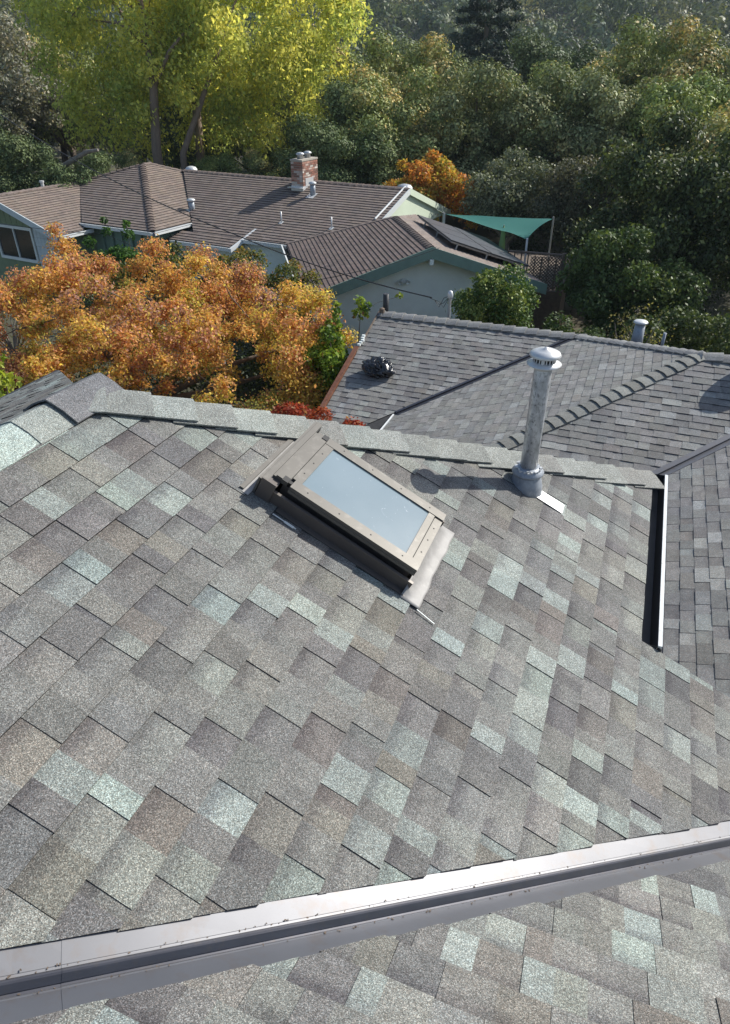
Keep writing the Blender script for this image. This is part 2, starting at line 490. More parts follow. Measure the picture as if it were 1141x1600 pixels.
def shingle_field(O, D, S, Nn, dmax, srange, region, pal, expo=0.143, wmin=0.10, wmax=0.23, rise=0.0110, low=0.0078,
                  seed=1, d0=0.0, band=0.8, jit=0.0025, holes=()):
    """prisms (verts, faces, tint, uvs, centre) of every tab; region(i, poly)->clipped poly in (s,d)"""
    r = random.Random(seed)
    out = []
    n = int(math.ceil((dmax - d0) / expo))
    for i in range(n):
        a, b = d0 + i * expo, d0 + (i + 1) * expo
        s = srange[0] + r.uniform(-0.3, 0)
        raised = r.random() < .5
        shift = r.uniform(-jit, jit)
        while s < srange[1]:
            w = r.uniform(wmin, wmax) * ((1.2 if band > .5 else 1.12) if raised else 0.9)
            if not raised and r.random() < 0.12: w = r.uniform(0.02, 0.06)
            e = s + w
            if r.random() < 0.18: shift = r.uniform(-jit, jit)
            sk = r.uniform(-0.0015, 0.0015)
            poly = [(s, a - 0.004), (e, a - 0.004), (e + sk, b + shift), (s + sk, b + shift)]
            th1 = (rise if raised else low) + r.uniform(-0.0008, 0.0008)
            h0_ = (max(0.001, th1 - 0.0066) if (raised and low < .8 * rise) else 0.0012)
            c = pick(pal, r); k = r.uniform(0.88, 1.12)
            c = (c[0] * k * r.uniform(.97, 1.03), c[1] * k, c[2] * k * r.uniform(.97, 1.03))
            bnd = band * r.uniform(0.6, 1.0) if ((not raised) or r.random() < 0.35) else 0.0
            polys = [poly]
            for h in holes:       # rectangular holes (s0,s1,d0,d1)
                nx = []
                for q in polys:
                    ss = [p[0] for p in q]; dd = [p[1] for p in q]
                    if max(ss) < h[0] or min(ss) > h[1] or max(dd) < h[2] or min(dd) > h[3]:
                        nx.append(q); continue
                    for z in (clip(q, 1, 0, h[0]), clip(q, -1, 0, -h[1]),
                              clip(clip(clip(q, 1, 0, h[1]), -1, 0, -h[0]), 0, 1, h[2]),
                              clip(clip(clip(q, 1, 0, h[1]), -1, 0, -h[0]), 0, -1, -h[3])):
                        if len(z) > 2: nx.append(z)
                polys = nx
            parts_ = []
            for q in polys:
                if raised and w > .16 and band > .5:
                    cut_ = s + w * r.uniform(.35, .65)
                    c2 = pick(pal, r); c2 = tuple(x * k for x in c2)
                    q1, q2_ = clip(q, 1, 0, cut_), clip(q, -1, 0, -cut_)
                    if len(q1) > 2: parts_.append((q1, c, bnd))
                    if len(q2_) > 2: parts_.append((q2_, c2, band * r.uniform(.2, .9) if r.random() < .4 else bnd * .3))
                else: parts_.append((q, c, bnd))
            for q, c, bnd in parts_:
                q = region(i, q)
                if len(q) < 3: continue
                ar = abs(sum(q[k2][0] * q[(k2 + 1) % len(q)][1] - q[(k2 + 1) % len(q)][0] * q[k2][1] for k2 in range(len(q)))) / 2
                if ar < 4e-5: continue
                m = len(q)
                top = []; bot = []; uvs = []
                for (ps, pd) in q:
                    fr = (pd - a) / (b - a)
                    h = h0_ + (th1 - h0_) * max(0, min(1.05, fr))
                    base = O + S * ps + D * pd
                    top.append(base + Nn * h); bot.append(base - Nn * 0.001)
                    uvs.append((ps, max(0.0, min(1.0, fr))))
                vs = top + bot
                area = sum((top[k2].cross(top[(k2 + 1) % m])).dot(Nn) for k2 in range(m))
                idx = list(range(m)) if area > 0 else list(range(m - 1, -1, -1))
                fcs = [tuple(idx)]
                vs = vs + top                      # the cut edges are bare asphalt: own corners
                for k2 in range(m):
                    p, q2 = idx[k2], idx[(k2 + 1) % m]
                    fcs.append((p + 2 * m, p + m, q2 + m, q2 + 2 * m))
                cen = sum(top, Vector((0, 0, 0))) / m
                out.append((vs, fcs, [(*c, bnd)] * m + [(0.012, 0.012, 0.013, 0)] * (2 * m), uvs * 3, cen))
            s = e
            raised = not raised
    return out

def bend_caps(P0, P1, nA, nB, parent, pal, mat, expo=0.19, half=0.125, thick=0.006, lift=0.022, seed=3, rounded=0.010, name='ridge_cap', jitter=0.006, edge=0.012, only=None):
    """overlapping caps from the low end P0 to the high end P1; nA, nB are the normals of the two slopes"""
    r = random.Random(seed)
    P0, P1 = Vector(P0), Vector(P1)
    ax = (P1 - P0); L = ax.length; ax.normalize()
    def dirof(n, other):
        d = ax.cross(Vector(n)).normalized()
        if d.dot(Vector(other)) > 0: d = -d
        if d.z > 0 and abs(d.z) > 0.02: d = -d
        return d
    nA, nB = Vector(nA).normalized(), Vector(nB).normalized()
    a = ax.cross(nA).normalized(); b = ax.cross(nB).normalized()
    # choose the sign that leads away from the other slope
    if a.dot(nB) > 0: a = -a
    if b.dot(nA) > 0: b = -b
    up = (nA + nB).normalized()
    prof = [(-1.0, 0), (-0.5, 0), (-0.16, 0), (0.0, 1), (0.16, 0), (0.5, 0), (1.0, 0)]
    n = int(L / expo)
    for i in range(n + 1 if only is None else only):
        t0 = i * expo; t1 = min(t0 + expo * 1.55, L + 0.03)
        if t1 - t0 < 0.05: continue
        c = pick(pal, r); k = r.uniform(0.88, 1.1); c = (c[0] * k, c[1] * k, c[2] * k, 0.0)
        jl, jr = r.uniform(-jitter, jitter), r.uniform(-jitter, jitter)
        rows = []
        for (t, hh) in ((t0 + r.uniform(-.004, .004), lift), (t0 + (t1 - t0) * .5, lift * .62), (t1, 0.006)):
            row = []
            for (x, mid) in prof:
                off = (half * -x + jl) if x < 0 else (half * x + jr)
                base = P0 + ax * t + (a * off if x < 0 else b * off if x > 0 else Vector((0, 0, 0)))
                nn = nA if x < 0 else (nB if x > 0 else up)
                hgt = hh + 0.012 - (rounded if mid else 0.0) * 0.6 - (edge if abs(x) == 1 else 0)
                row.append((base + nn * hgt, nn))
            rows.append(row)
        m = MB(); vs = []; m7 = len(prof)
        for row in rows: vs += [p for p, _ in row]
        for row in rows: vs += [p - q * thick for p, q in row]
        fcs = []; o2 = 3 * m7
        def face(l):
            fcs.append(tuple(l))
        for j in range(2):
            for q in range(m7 - 1):
                face((j * m7 + q, j * m7 + q + 1, (j + 1) * m7 + q + 1, (j + 1) * m7 + q))
                face((o2 + j * m7 + q, o2 + (j + 1) * m7 + q, o2 + (j + 1) * m7 + q + 1, o2 + j * m7 + q + 1))
            face((j * m7, (j + 1) * m7, o2 + (j + 1) * m7, o2 + j * m7))
            face((j * m7 + m7 - 1, o2 + j * m7 + m7 - 1, o2 + (j + 1) * m7 + m7 - 1, (j + 1) * m7 + m7 - 1))
        for q in range(m7 - 1):
            face((q, o2 + q, o2 + q + 1, q + 1))
        uvs = [(0, 0.95)] * len(vs)
        m.add(vs, fcs, c, uvs)
        m.build(name, mat, parent)

# =================================================================== OUR HOUSE
house = thing('house', (-2.2, 3.0, -ZC), 'grey shingled house whose roofs fill the foreground, with skylight, vent pipe and metal valley', 'house')
TH = 0.5
X_E, X_W = Vector((1, 0, 0)), Vector((-1, 0, 0))
Y_N, Y_S = Vector((0, 1, 0)), Vector((0, -1, 0))
XR = -2.22; ZR = -2.33 - 0.5 * XR              # upper ridge
MV, CV = 0.912, 1.305                           # valley line Y = MV*X + CV
TB = 0.5 / MV
vX = lambda y: (y - CV) / MV
zA = lambda x: -2.33 - 0.5 * x
zB = lambda y: -2.33 + 0.5 * CV / MV - TB * y
YN = 2.20                                       # end of the ridge
XE = 0.40; YR = 2.97
def slab_part(name, poly, mat, th=0.05, parent=house):
    m = MB(); m.slab(poly, (0, 0, -th)); return m.build(name, mat, parent)
XV = vX(YR)
YH = YN + (XE - XR)                              # hip foot
e_ = 0.004
VYR = MV * XR + CV
slab_part('roof_slope', [(XR, VYR, zA(XR) - e_), (XR, YN, zA(XR) - e_), (XE, YH, zA(XE) - e_), (XE, YR, zA(XE) - e_), (XV, YR, zA(XV) - e_)], M['felt'])
slab_part('roof_slope', [(XR, VYR, zB(VYR) - e_), (XV, YR, zB(YR) - e_), (4.5, YR, zB(YR) - e_), (4.5, -3.0, zB(-3.0) - e_), (XR, -3.0, zB(-3.0) - e_)], M['felt'])
XW = -5.05; tW = 0.452; zW = lambda x: ZR + tW * (x - XR)
tN = 0.5; zN = lambda y: ZR - tN * (y - YN)
YNE = YN + (ZR - zA(XE)) / tN
slab_part('roof_slope', [(XR, YN, ZR - e_), (XW, YNE - 0.05, zW(XW) - e_), (XW, -2, zW(XW) - e_), (XR, -2, ZR - e_)], M['felt'])
slab_part('roof_slope', [(XR, YN, ZR - e_), (XE, YH, zA(XE) - e_), (XE - .1, YH + .4, zA(XE) - .75 - e_), (XR - .1, YN + .6, ZR - 1.07 - e_)], M['felt'])
slab_part('roof_slope', [(XR, YN, ZR - e_), (XR - .1, YN + .6, ZR - 1.07 - e_), (XW, YNE - 0.05, zW(XW) - e_)], M['felt'])

DA, SA, NA = frame(X_E, 0.5)      # SA = ?
DB, SB, NB_ = frame(Y_N, TB)
cosB = 1 / math.sqrt(1 + TB * TB)
N_E = Vector((-1.1, 1.6, 1)).normalized()
DW, SW, NW_ = frame(X_W, tW)
DN, SN, NN_ = frame(Y_N, tN)
cosA = 1 / math.sqrt(1.25)
pieces = []
# slope A: origin on the ridge at Y=0. s runs along SA, d downslope (X = XR + d*cosA)
OA = Vector((XR, 0, ZR))
sy = SA.y                          # +-1
dX = lambda x: (x - XR) / cosA
# the course grid is laid so that one butt falls on the eave line X = XE
dE = dX(XE); nc = round(dE / 0.143); expA = dE / nc
def regA(i, q):
    # hip Y <= YN + (X-XR) ; Y = sy*s ; X-XR = d*cosA
    b = (i + 1) * expA
    if b <= dE + 0.01:
        q = clip(q, sy, -cosA, YN - 0.01)
    else:
        q = clip(q, sy, 0, YR)
    # valley: X <= Y - KV - 0.055..  (cut edge of the shingles beside the metal)
    if len(q) > 2: q = clip(q, -sy, MV * cosA, -(1.425 + 0.005 * math.sin(i * 1.7)) - MV * XR)
    return q
skl = (2.27, 2.80, dX(-1.36), dX(-0.70))
smn, smx = (-0.7, 5.2) if sy > 0 else (-5.2, 0.7)
sh = [(a * sy, b * sy) for a, b in ((2.27, 2.80),)][0]
pieces += shingle_field(OA, DA, SA, NA, dX(XV) + 0.1, (smn, smx), regA, GREY, expo=expA, wmin=0.125, wmax=0.185, seed=21,
                        holes=[(min(sh), max(sh), skl[2], skl[3])])
# slope B: origin on Y=0 plane z = zB(0); s along SB, Y = d*cosA + Yb0
Yb0 = -1.0
OB = Vector((0, Yb0, zB(Yb0)))
sx = SB.x
def regB(i, q):
    # X >= Y - KV + 0.06 ; X = sx*s ; Y = Yb0 + d*cosA ; edge is cut a little raggedly
    q = clip(q, -MV * sx, cosB, 1.205 - Yb0 + 0.006 * math.sin(i * 2.3))
    if len(q) > 2: q = clip(q, 0, 1, (YR - Yb0) / cosB)
    return q
pieces += shingle_field(OB, DB, SB, NB_, (YR - Yb0) / cosB, (-3.2, 3.2), regB, GREY, expo=0.1435, wmin=0.125, wmax=0.185, seed=33, rise=0.0108, low=0.0078, d0=0.05)
# west slope, seen at a grazing angle over the ridge
OW = Vector((XR, 0, ZR)); cW = 1 / math.sqrt(1 + tW * tW); swy = SW.y
def regW(i, q):
    return clip(q, swy, -cW * 0.92, YN)
pieces += shingle_field(OW, DW, SW, NW_, (XR - XW) / cW, (-1.5, 5.0) if swy > 0 else (-5.0, 1.5), regW, GREY, seed=5)

# lower roofs (4:12)
t3 = 1 / 3; c3 = 1 / math.sqrt(1 + t3 * t3)
zD = lambda y: y / 3 - 7.65
zF = lambda y: y / 3 - 9.07
zE = lambda x: x / 3 - 4.21
zC_ = lambda x: x / 3 - 4.95
HX, HY = 1.20, 11.51                 # meeting point of hips and ridge of the lower block
HZ = zD(HY)
FRY = 13.75; FRZ = zF(FRY)           # ridge of the left wing
VFx = (FRZ + 4.21) * 3               # where valley meets that ridge
EX = -3.56; EZ = zE(EX); VY = (EZ + 9.07) * 3
FX0 = -5.0; FY0 = 10.0
low_x1 = 7.0
slab_part('roof_slope', [(FX0, FRY, FRZ - e_), (VFx, FRY, FRZ - e_), (EX, VY, EZ - e_), (EX + 1.2, FY0, zF(FY0) - e_), (FX0, FY0, zF(FY0) - e_)], M['felt'])
slab_part('roof_slope', [(VFx, FRY, FRZ - e_), (HX, HY, HZ - e_), (EX, HY - (HX - EX), EZ - e_), (EX, VY, EZ - e_)], M['felt'])
DYc = lambda x: x + 8.10
slab_part('roof_slope', [(HX, HY, HZ - e_), (low_x1, HY, HZ - e_), (HY - 8.1, HY, HZ - e_), (0.0, DYc(0.0), zD(8.1) - e_), (-3.0, 7.2, zD(7.2) - e_)], M['felt'])
slab_part('roof_slope', [(0.0, DYc(0.0), zC_(0) - e_), (HY - 8.1, HY, zC_(HY - 8.1) - e_), (low_x1, HY, zC_(low_x1) - e_), (low_x1, -1, zC_(low_x1) - e_), (0.0, -1, zC_(0) - e_)], M['felt'])
# back slopes of the lower roofs
slab_part('roof_slope', [(FX0, FRY, FRZ - e_), (VFx, FRY, FRZ - e_), (VFx, FRY + 3.0, FRZ - 1.0), (FX0, FRY + 3.0, FRZ - 1.0)], M['felt'])
slab_part('roof_slope', [(HX, HY, HZ - e_), (low_x1, HY, HZ - e_), (low_x1, HY + 5.2, HZ - 1.73), (VFx - 3.0, HY + 5.2, HZ - 1.73), (VFx, FRY, FRZ - e_)], M['felt'])

DS, SS, NS = frame(Y_S, t3)
DWs, SWs, NWs = frame(X_W, t3)
low = []
# F
OF = Vector((0, FRY, FRZ)); k = SS.x
def regF(i, q):
    q = clip(q, -k, 0, -FX0) if k > 0 else clip(q, -k, 0, -FX0)
    if len(q) > 2:      # left of the valley: X <= EX + (Y-VY)*(VFx-EX)/(FRY-VY), Y = FRY - d*c3
        g_ = (VFx - EX) / (FRY - VY)
        q = clip(q, k, g_ * c3, EX + (FRY - VY) * g_ - 0.09)
    return q
low += shingle_field(OF, DS, SS, NS, (FRY - FY0) / c3, (-5.4, 0.2) if k > 0 else (-0.2, 5.4), regF, LOW, seed=41, rise=0.013, low=0.0095, wmin=.12, wmax=.26, band=0.3)
# D
OD = Vector((0, HY, HZ))
def regD(i, q):
    # right of the hip: X >= HX - (HY-Y) -> X + d*c3 >= HX ; left of the valley: X <= Y - 8.1 + ... keep Y >= X+8.1
    q = clip(q, -k, -c3, -HX)
    if len(q) > 2: q = clip(q, k, c3, HY - 8.10 - 0.09)
    return q
low += shingle_field(OD, DS, SS, NS, 5.0 / c3, (-4.5, 4.0) if k > 0 else (-4.0, 4.5), regD, LOW, seed=43, rise=0.013, low=0.0095, wmin=.12, wmax=.26, band=0.3)
# E: falls -X
kw = SWs.y
OE = Vector((0, 0, zE(0)))
dEx = lambda x: -x / c3               # d along the slope from X=0 plane
OE0 = Vector((HX, 0, zE(HX)))
def regE(i, q):
    # X = HX - d*c3 ; front hip: Y >= HY - (HX - X) = HY - d*c3 ; back: valley/hip Y <= HY + (HX-X)
    q = clip(q, -kw, -c3, -HY)
    if len(q) > 2: q = clip(q, kw, -c3 * 1.075, HY)
    if len(q) > 2: q = clip(q, kw, c3 * 0.965, FRY + (HX - VFx) * 0.965 - 0.09)
    return q
low += shingle_field(OE0, DWs, SWs, NWs, (HX - EX) / c3, (6.5, 14.2) if kw > 0 else (-14.2, -6.5), regE, LOWE, seed=45, wmin=.12, wmax=.26, rise=0.010, low=0.006, band=0.3)
# C: falls -X, right of the house wall
OC = Vector((4.6, 0, zC_(4.6)))
def regC(i, q):
    # Y <= X + 8.1 - 0.09 ; X = 4.6 - d*c3
    q = clip(q, kw, c3, 4.6 + 8.10 - 0.09)
    return q
low += shingle_field(OC, DWs, SWs, NWs, 4.55 / c3, (1.5, 12.0) if kw > 0 else (-12.0, -1.5), regC, LOW, seed=47, wmin=.13, wmax=.27, rise=0.010, low=0.006, band=0.4)

# the 300 tabs that show largest become parts, the rest is one joined part
f0 = cam_d.lens / 24 * 1600
camq = cam.rotation_euler.to_quaternion().inverted()
def shows(c):
    p = camq @ Vector(c)
    if p.z > -0.2: return 0
    x, y = 570.5 - f0 * p.x / p.z, 800 + f0 * p.y / p.z
    x = 570.5 + f0 * p.x / -p.z; y = 800 - f0 * p.y / -p.z
    if not (-40 < x < 1181 and -40 < y < 1640): return 0
    return 1 / p.length
pieces.sort(key=lambda q: -shows(q[4]))
def tab_area(q):
    vs = q[0]; n = len(vs) // 2
    return sum((vs[a].cross(vs[(a + 1) % n])).length for a in range(n))
single = pieces[:299]; rest = pieces[299:]
for vs, fcs, tint, uvs, cen in single:
    m = MB(); m.add(vs, fcs, tint, uvs); m.build('shingle', M['shingle'], house)
m = MB()
for vs, fcs, tint, uvs, cen in rest:
    if cen.y > -1.3: m.add(vs, fcs, tint, uvs)
tag(m.build('shingle', M['shingle'], house), kind='stuff')
m = MB()
for vs, fcs, tint, uvs, cen in low: m.add(vs, fcs, tint, uvs)
tag(m.build('lower_shingle', M['shingle_low'], house), kind='stuff')

# ridge and hip caps
CAPPAL = [((0.245, 0.255, 0.238), 6), ((0.218, 0.218, 0.205), 4), ((0.27, 0.29, 0.272), 3)]
bend_caps((XE - 0.02, YH - 0.02, zA(XE)), (XR, YN, ZR), NA, N_E, house, CAPPAL, M['shingle'], expo=0.20, half=0.158, thick=0.009, lift=0.027, seed=61, jitter=0.016, edge=0.0, rounded=0.002)
bend_caps((XR, -0.9, ZR), (XR, YN - 0.02, ZR + 0.0), NA, NW_, house, [((0.33, 0.385, 0.36), 5), ((0.27, 0.29, 0.27), 4)], M['shingle'], expo=0.27, half=0.145, lift=0.013, seed=62, jitter=0.006, rounded=0.003)
# the darker cap folded over the end of the ridge
bend_caps((XR, YN - 0.20, ZR + .004), (XR, YN + 0.11, ZR + .012), NA, NW_, house, [((0.15, 0.15, 0.155), 5)], M['shingle'], expo=0.6, half=0.15, thick=.008, lift=0.022, seed=68, only=1, rounded=0.0)
m = MB()
hd = (Vector((XE, YH, zA(XE))) - Vector((XR, YN, ZR))).normalized(); hp = hd.cross(N_E).normalized()
if hp.y < 0: hp = -hp
p0 = Vector((XR, YN, ZR)) + hd * .62; p1 = Vector((XR, YN, ZR)) + hd * 1.42
m.box((p0 + p1) / 2 + hp * .085 + N_E * .034, hd * .40, hp * .06, N_E * .003); m.build('cap_far_strip', M['galv_clean'], house)  # added pale strip standing in for the far sides of the hip caps
LCAP = [((0.20, 0.20, 0.185), 5), ((0.225, 0.23, 0.215), 4)]
LCAP2 = [((0.225, 0.225, 0.222), 5), ((0.26, 0.262, 0.258), 4), ((0.2, 0.2, 0.2), 2)]
bend_caps((-1.9, HY - (HX + 1.9), HZ - (HX + 1.9) / 3), (HX, HY, HZ), NS, NWs, house, LCAP, M['shingle_low'], expo=0.205, half=0.135, thick=0.015, lift=0.045, seed=64, rounded=0.02)
DWn, SWn, NNn = frame(Y_N, t3)
bend_caps((VFx + 0.02, FRY - 0.04, FRZ), (HX, HY, HZ), NWs, NNn, house, LCAP2, M['shingle_low'], expo=0.2, half=0.12, thick=0.02, lift=0.045, seed=65)
bend_caps((VFx + 0.15, FRY, FRZ), (FX0, FRY, FRZ), NS, NNn, house, LCAP2, M['shingle_low'], expo=0.235, half=0.16, thick=0.022, lift=0.055, seed=66)
bend_caps((4.5, HY, HZ), (HX - 0.05, HY, HZ), NS, NNn, house, LCAP2, M['shingle_low'], expo=0.3, half=0.16, thick=0.022, lift=0.055, seed=67)

# the metal valley between the two near slopes: two flanges, a raised rib and hemmed lips
vdir = Vector((1, MV, -0.5)).normalized()
vperpA = NA.cross(vdir).normalized()
if vperpA.x > 0: vperpA = -vperpA          # up slope A, away from the valley
vperpB = NB_.cross(vdir).normalized()
if vperpB.y > 0: vperpB = -vperpB
V0 = Vector((-1.8, -1.8 * MV + CV, zA(-1.8))) 
def vp(t, da=0, db=0, h=0):
    p = V0 + vdir * t
    if da: return p + vperpA * da + NA * h
    if db: return p + vperpB * db + NB_ * h
    return p + UP * h
joint = 1.22                                 # the lap between two lengths of valley metal
LV = 3.2 + 1.9
def vstrip(t0, t1, prof, name, mat, dz=0.0):
    m = MB(); vs = []; fs = []
    n = len(prof)
    K = 9
    for a in range(K + 1):
        t = t0 + (t1 - t0) * a / K
        for (da, db, h) in prof:
            vs.append(vp(t, da, db, h + dz + 0.0006 * math.sin(t * 9 + da * 40)))
    for a in range(K):
        for j in range(n - 1):
            fs.append((a * n + j, a * n + j + 1, (a + 1) * n + j + 1, (a + 1) * n + j))
    m.add(vs, fs)
    o = m.build(name, mat, house)
    md = o.modifiers.new('solid', 'SOLIDIFY'); md.thickness = 0.0012; md.offset = -1
    return o
for (t0, t1, dz) in ((0, joint + 0.03, 0.0), (joint, LV, 0.0014)):
    o = vstrip(t0, t1, [(0.16, 0, -.0020), (0.040, 0, .0006), (0.038, 0, .0042), (0.032, 0, .0045)], 'valley_flange', M['valley'], dz * .9)
    o = vstrip(t0, t1, [(0.032, 0, .0045), (0.030, 0, 0.011), (0.027, 0, 0.018), (0.023, 0, 0.0195), (0.018, 0, 0.0185), (0.001, 0, 0.0095), (0, 0.0035, 0.0055), (0, 0.0085, 0.0012)], 'valley_rib', M['valley_dark'], dz)
    o = vstrip(t0, t1, [(0, 0.0085, 0.0012), (0, 0.011, 0.0030), (0, 0.014, 0.0030), (0, 0.016, 0.0006), (0, 0.16, -0.0020)], 'valley_flange', M['valley'], dz * .9)
# leaf crumbs lying along the rib
m = MB()
for i in range(230):
    t = rnd.uniform(0.2, LV); q = rnd.random()
    c = vp(t, 0.038 + rnd.gauss(0, .003), 0, 0.006) if q < .5 else vp(t, 0, 0.015 + rnd.gauss(0, .003), 0.004)
    a = rnd.uniform(0, 6.28); s_ = rnd.uniform(.001, .0032)
    m.box(c, Vector((math.cos(a), math.sin(a), rnd.uniform(-.4, .4))) * s_, Vector((-math.sin(a), math.cos(a), 0)) * s_ * .5, Vector((0, 0, s_ * .35)))
tag(m.build('debris', M['wood'], house), kind='stuff')

# valleys of the lower roofs
def low_valley(a, b, n1, n2, w=0.085):
    a, b = Vector(a), Vector(b); d = (b - a).normalized()
    p1 = Vector(n1).cross(d).normalized(); p2 = Vector(n2).cross(d).normalized()
    if p1.z < 0: p1 = -p1
    if p2.z < 0: p2 = -p2
    m = MB()
    for (w0, w1, h0, h1, p, n) in ((0, w, .026, .012, p1, n1), (0, w, .026, .012, p2, n2)):
        q = [a + n * h0, b + n * h0, b + p * w1 + n * h1, a + p * w1 + n * h1]
        m.slab(q, -n * 0.004)
    m.beam(a + UP * 0.034, b + UP * 0.034, 0.014, 0.03)
    return m.build('valley_flange', M['valley_dark'] if w < 0.09 else M['valley'], house)
low_valley((EX - 0.06, VY - 0.06, EZ - 0.02), (VFx, FRY, FRZ), NS, NWs, 0.085)
low_valley((0.0, 8.10, zC_(0)), (HY - 8.1, HY, HZ), NS, NWs, 0.10)

# gutters, boards and walls of our house
def gutter(a, b, out, mat_out, mat_in, parent, w=0.12, h=0.11, lip=0.012, name='gutter'):
    """open box gutter from a to b (top of the roof edge), outwards along out"""
    a, b, out = Vector(a), Vector(b), Vector(out)
    m = MB()
    d = (b - a)
    pr = [(0, 0), (0, -h), (w * .75, -h), (w, 0.0), (w + .012, 0.0), (w + .012, -.012)]
    vs = [p + out * x + UP * z for p in (a, b) for x, z in pr]
    n = len(pr)
    m.add(vs, [(i, i + 1, n + i + 1, n + i) for i in range(n - 1)] + [(0, 3, 2, 1), (n, n + 1, n + 2, n + 3)])
    o = m.build(name, mat_in, parent)
    md = o.modifiers.new('solid', 'SOLIDIFY'); md.thickness = 0.002; md.offset = 0
    m = MB(); m.beam(a + out * (w + .012) + UP * .002, b + out * (w + .012) + UP * .002, lip * 1.6, lip)
    m2 = m.beam(a + out * (w + .014) - UP * h * .5, b + out * (w + .010) - UP * h * .5, 0.004, h * .96)
    m.build('gutter_lip', mat_out, parent)
gz = zA(XE) - 0.02
gutter((XE + 0.002, YR + 0.005, gz), (XE + 0.002, YH + 0.06, gz), X_E, M['white_paint'], M['gutter_dark'], house, w=0.085, h=0.10, lip=0.013)
m = MB(); m.tube([(XE + .10, YR + .01, gz - .01), (XE + .10, YR + .01, gz - .06)], 0.012, 8); m.build('downspout_outlet', M['gutter_dark'], house)
m = MB()
m.beam((XE - 0.012, YR + 0.002, zA(XE) - 0.10), (XE - 0.012, YH, zA(XE) - 0.10), 0.02, 0.15)
m.build('fascia', M['gutter_dark'], house)
m = MB()
m.beam((XE, YR - 0.012, zA(XE) - 0.062), (XV, YR - 0.012, zA(XV) - 0.062), 0.02, 0.09)
m.build('fascia', M['gutter_dark'], house)
m = MB(); m.beam((XW - .02, -2, zW(XW) - .06), (XW - .02, YNE - .02, zW(XW) - .06), 0.03, 0.13); m.build('fascia', M['gutter_dark'], house)
m = MB()     # upper storey
zt = zA(XE) - 0.14
def wall(poly_xy, z0, z1, mat, parent, name='wall'):
    m = MB(); m.slab([(x, y, z1) for x, y in poly_xy], (0, 0, z0 - z1)); return m.build(name, mat, parent)
wall([(XW + .45, -2.5), (XE - .45, -2.5), (XE - .45, YH - .45), (XW + .45, YH - .45)], -ZC, zt, M['stucco'], house)
wall([(XE - .44, -2.5), (4.3, -2.5), (4.3, YR - .9), (XE - .44, YR - .9)], -ZC, zB(YR) - 0.2, M['stucco'], house)
# lower storey under the lower roofs
wall([(FX0 + .3, FY0 + .4), (EX + .3, FY0 + .4), (EX + .3, FRY + 2.4), (FX0 + .3, FRY + 2.4)], -ZC, zF(FY0 + .4) - 0.12, M['stucco'], house)
wall([(EX + .5, YH - .40), (low_x1 - .3, YH - .40), (low_x1 - .3, HY + 4.6), (EX + .5, HY + 4.6)], -ZC, EZ - 0.12, M['stucco'], house)
# the gutter along the end slope of the lower roof
gutter((EX + 0.0, VY - 0.10, EZ - 0.012), (EX + 0.0, 6.9, EZ - 0.012), X_W, M['white_paint'], M['galv_blue'], house, w=0.10, h=0.1, lip=0.016)
m = MB(); m.beam((FX0 - .012, FRY + .05, FRZ - .02), (FX0 - .012, 12.45, zF(12.45) - .02), 0.025, 0.13); m.build('rake_board', M['wood'], house)
m = MB(); m.beam((FX0 - .05, 12.55, zF(12.55) + .015), (FX0 - .05, FY0, zF(FY0) + .015), 0.085, 0.10); m.build('rake_board', M['gutter_rust'], house)
m = MB()
for i in range(5): m.box((FX0 - .03 + rnd.uniform(-.03, .05), 12.6 + .07 * i, zF(12.6 + .07 * i) + .06), (.03, 0, 0), (0, .03, 0), (0, 0, .02))
m.build('rake_end', M['trim_white'], house)

# vent pipe through the near slope
pb = Vector((-0.375, 3.66, 0)); pb.z = zA(pb.x)
vent = MB()
rp = 0.049
vent.lathe(pb, [(rp, -0.1), (rp, 0.765), (rp * .97, 0.77)], 28)
vp_o = vent.build('vent_pipe', M['galv'], house, smooth=False)
def smooth_by_angle(o):
    for p in o.data.polygons: p.use_smooth = len(p.vertices) == 4
for_s = []
for_s.append(vp_o)
m = MB(); m.lathe(pb, [(0.104, -0.08), (0.096, 0.02), (0.082, 0.080), (0.075, 0.095), (0.06, 0.1)], 28)
o = m.build('boot', M['galv_blue'], vp_o); for_s.append(o)
m = MB(); m.lathe(pb, [(0.080, 0.092), (0.094, 0.097), (0.095, 0.108), (0.070, 0.130), (0.057, 0.140)], 28)
o = m.build('storm_collar', M['galv_blue'], vp_o); for_s.append(o)
m = MB()
for i in range(26):
    a = i * 2.4; m.box(pb + Vector((math.cos(a) * .072, math.sin(a) * .072, .126 + rnd.uniform(0, .012))), Vector((1, .3, 0)) * rnd.uniform(.004, .011), Vector((-.3, 1, 0)) * rnd.uniform(.003, .008), Vector((0, 0, .004)))
m.build('sealant', M['galv_clean'], vp_o)
cz = 0.762
m = MB(); m.lathe(pb + UP * cz, [(rp * 1.02, -0.012), (0.060, 0.0), (0.092, 0.012), (0.094, 0.018), (0.062, 0.026), (0.058, 0.03)], 32); o = m.build('cap_skirt', M['galv_clean'], vp_o); for_s.append(o)
m = MB(); m.lathe(pb + UP * cz, [(0.052, 0.028), (0.052, 0.056)], 24); o = m.build('cap_screen', M['black'], vp_o)
m = MB()
for i in range(20):
    a = 2 * math.pi * i / 20
    d = Vector((math.cos(a), math.sin(a), 0)); e = Vector((-math.sin(a), math.cos(a), 0))
    w = .009 if i % 5 == 0 else .0032
    m.box(pb + UP * (cz + .042) + d * .060, d * .001, e * w, UP * .016)
m.build('cap_slat', M['galv_clean'], vp_o)
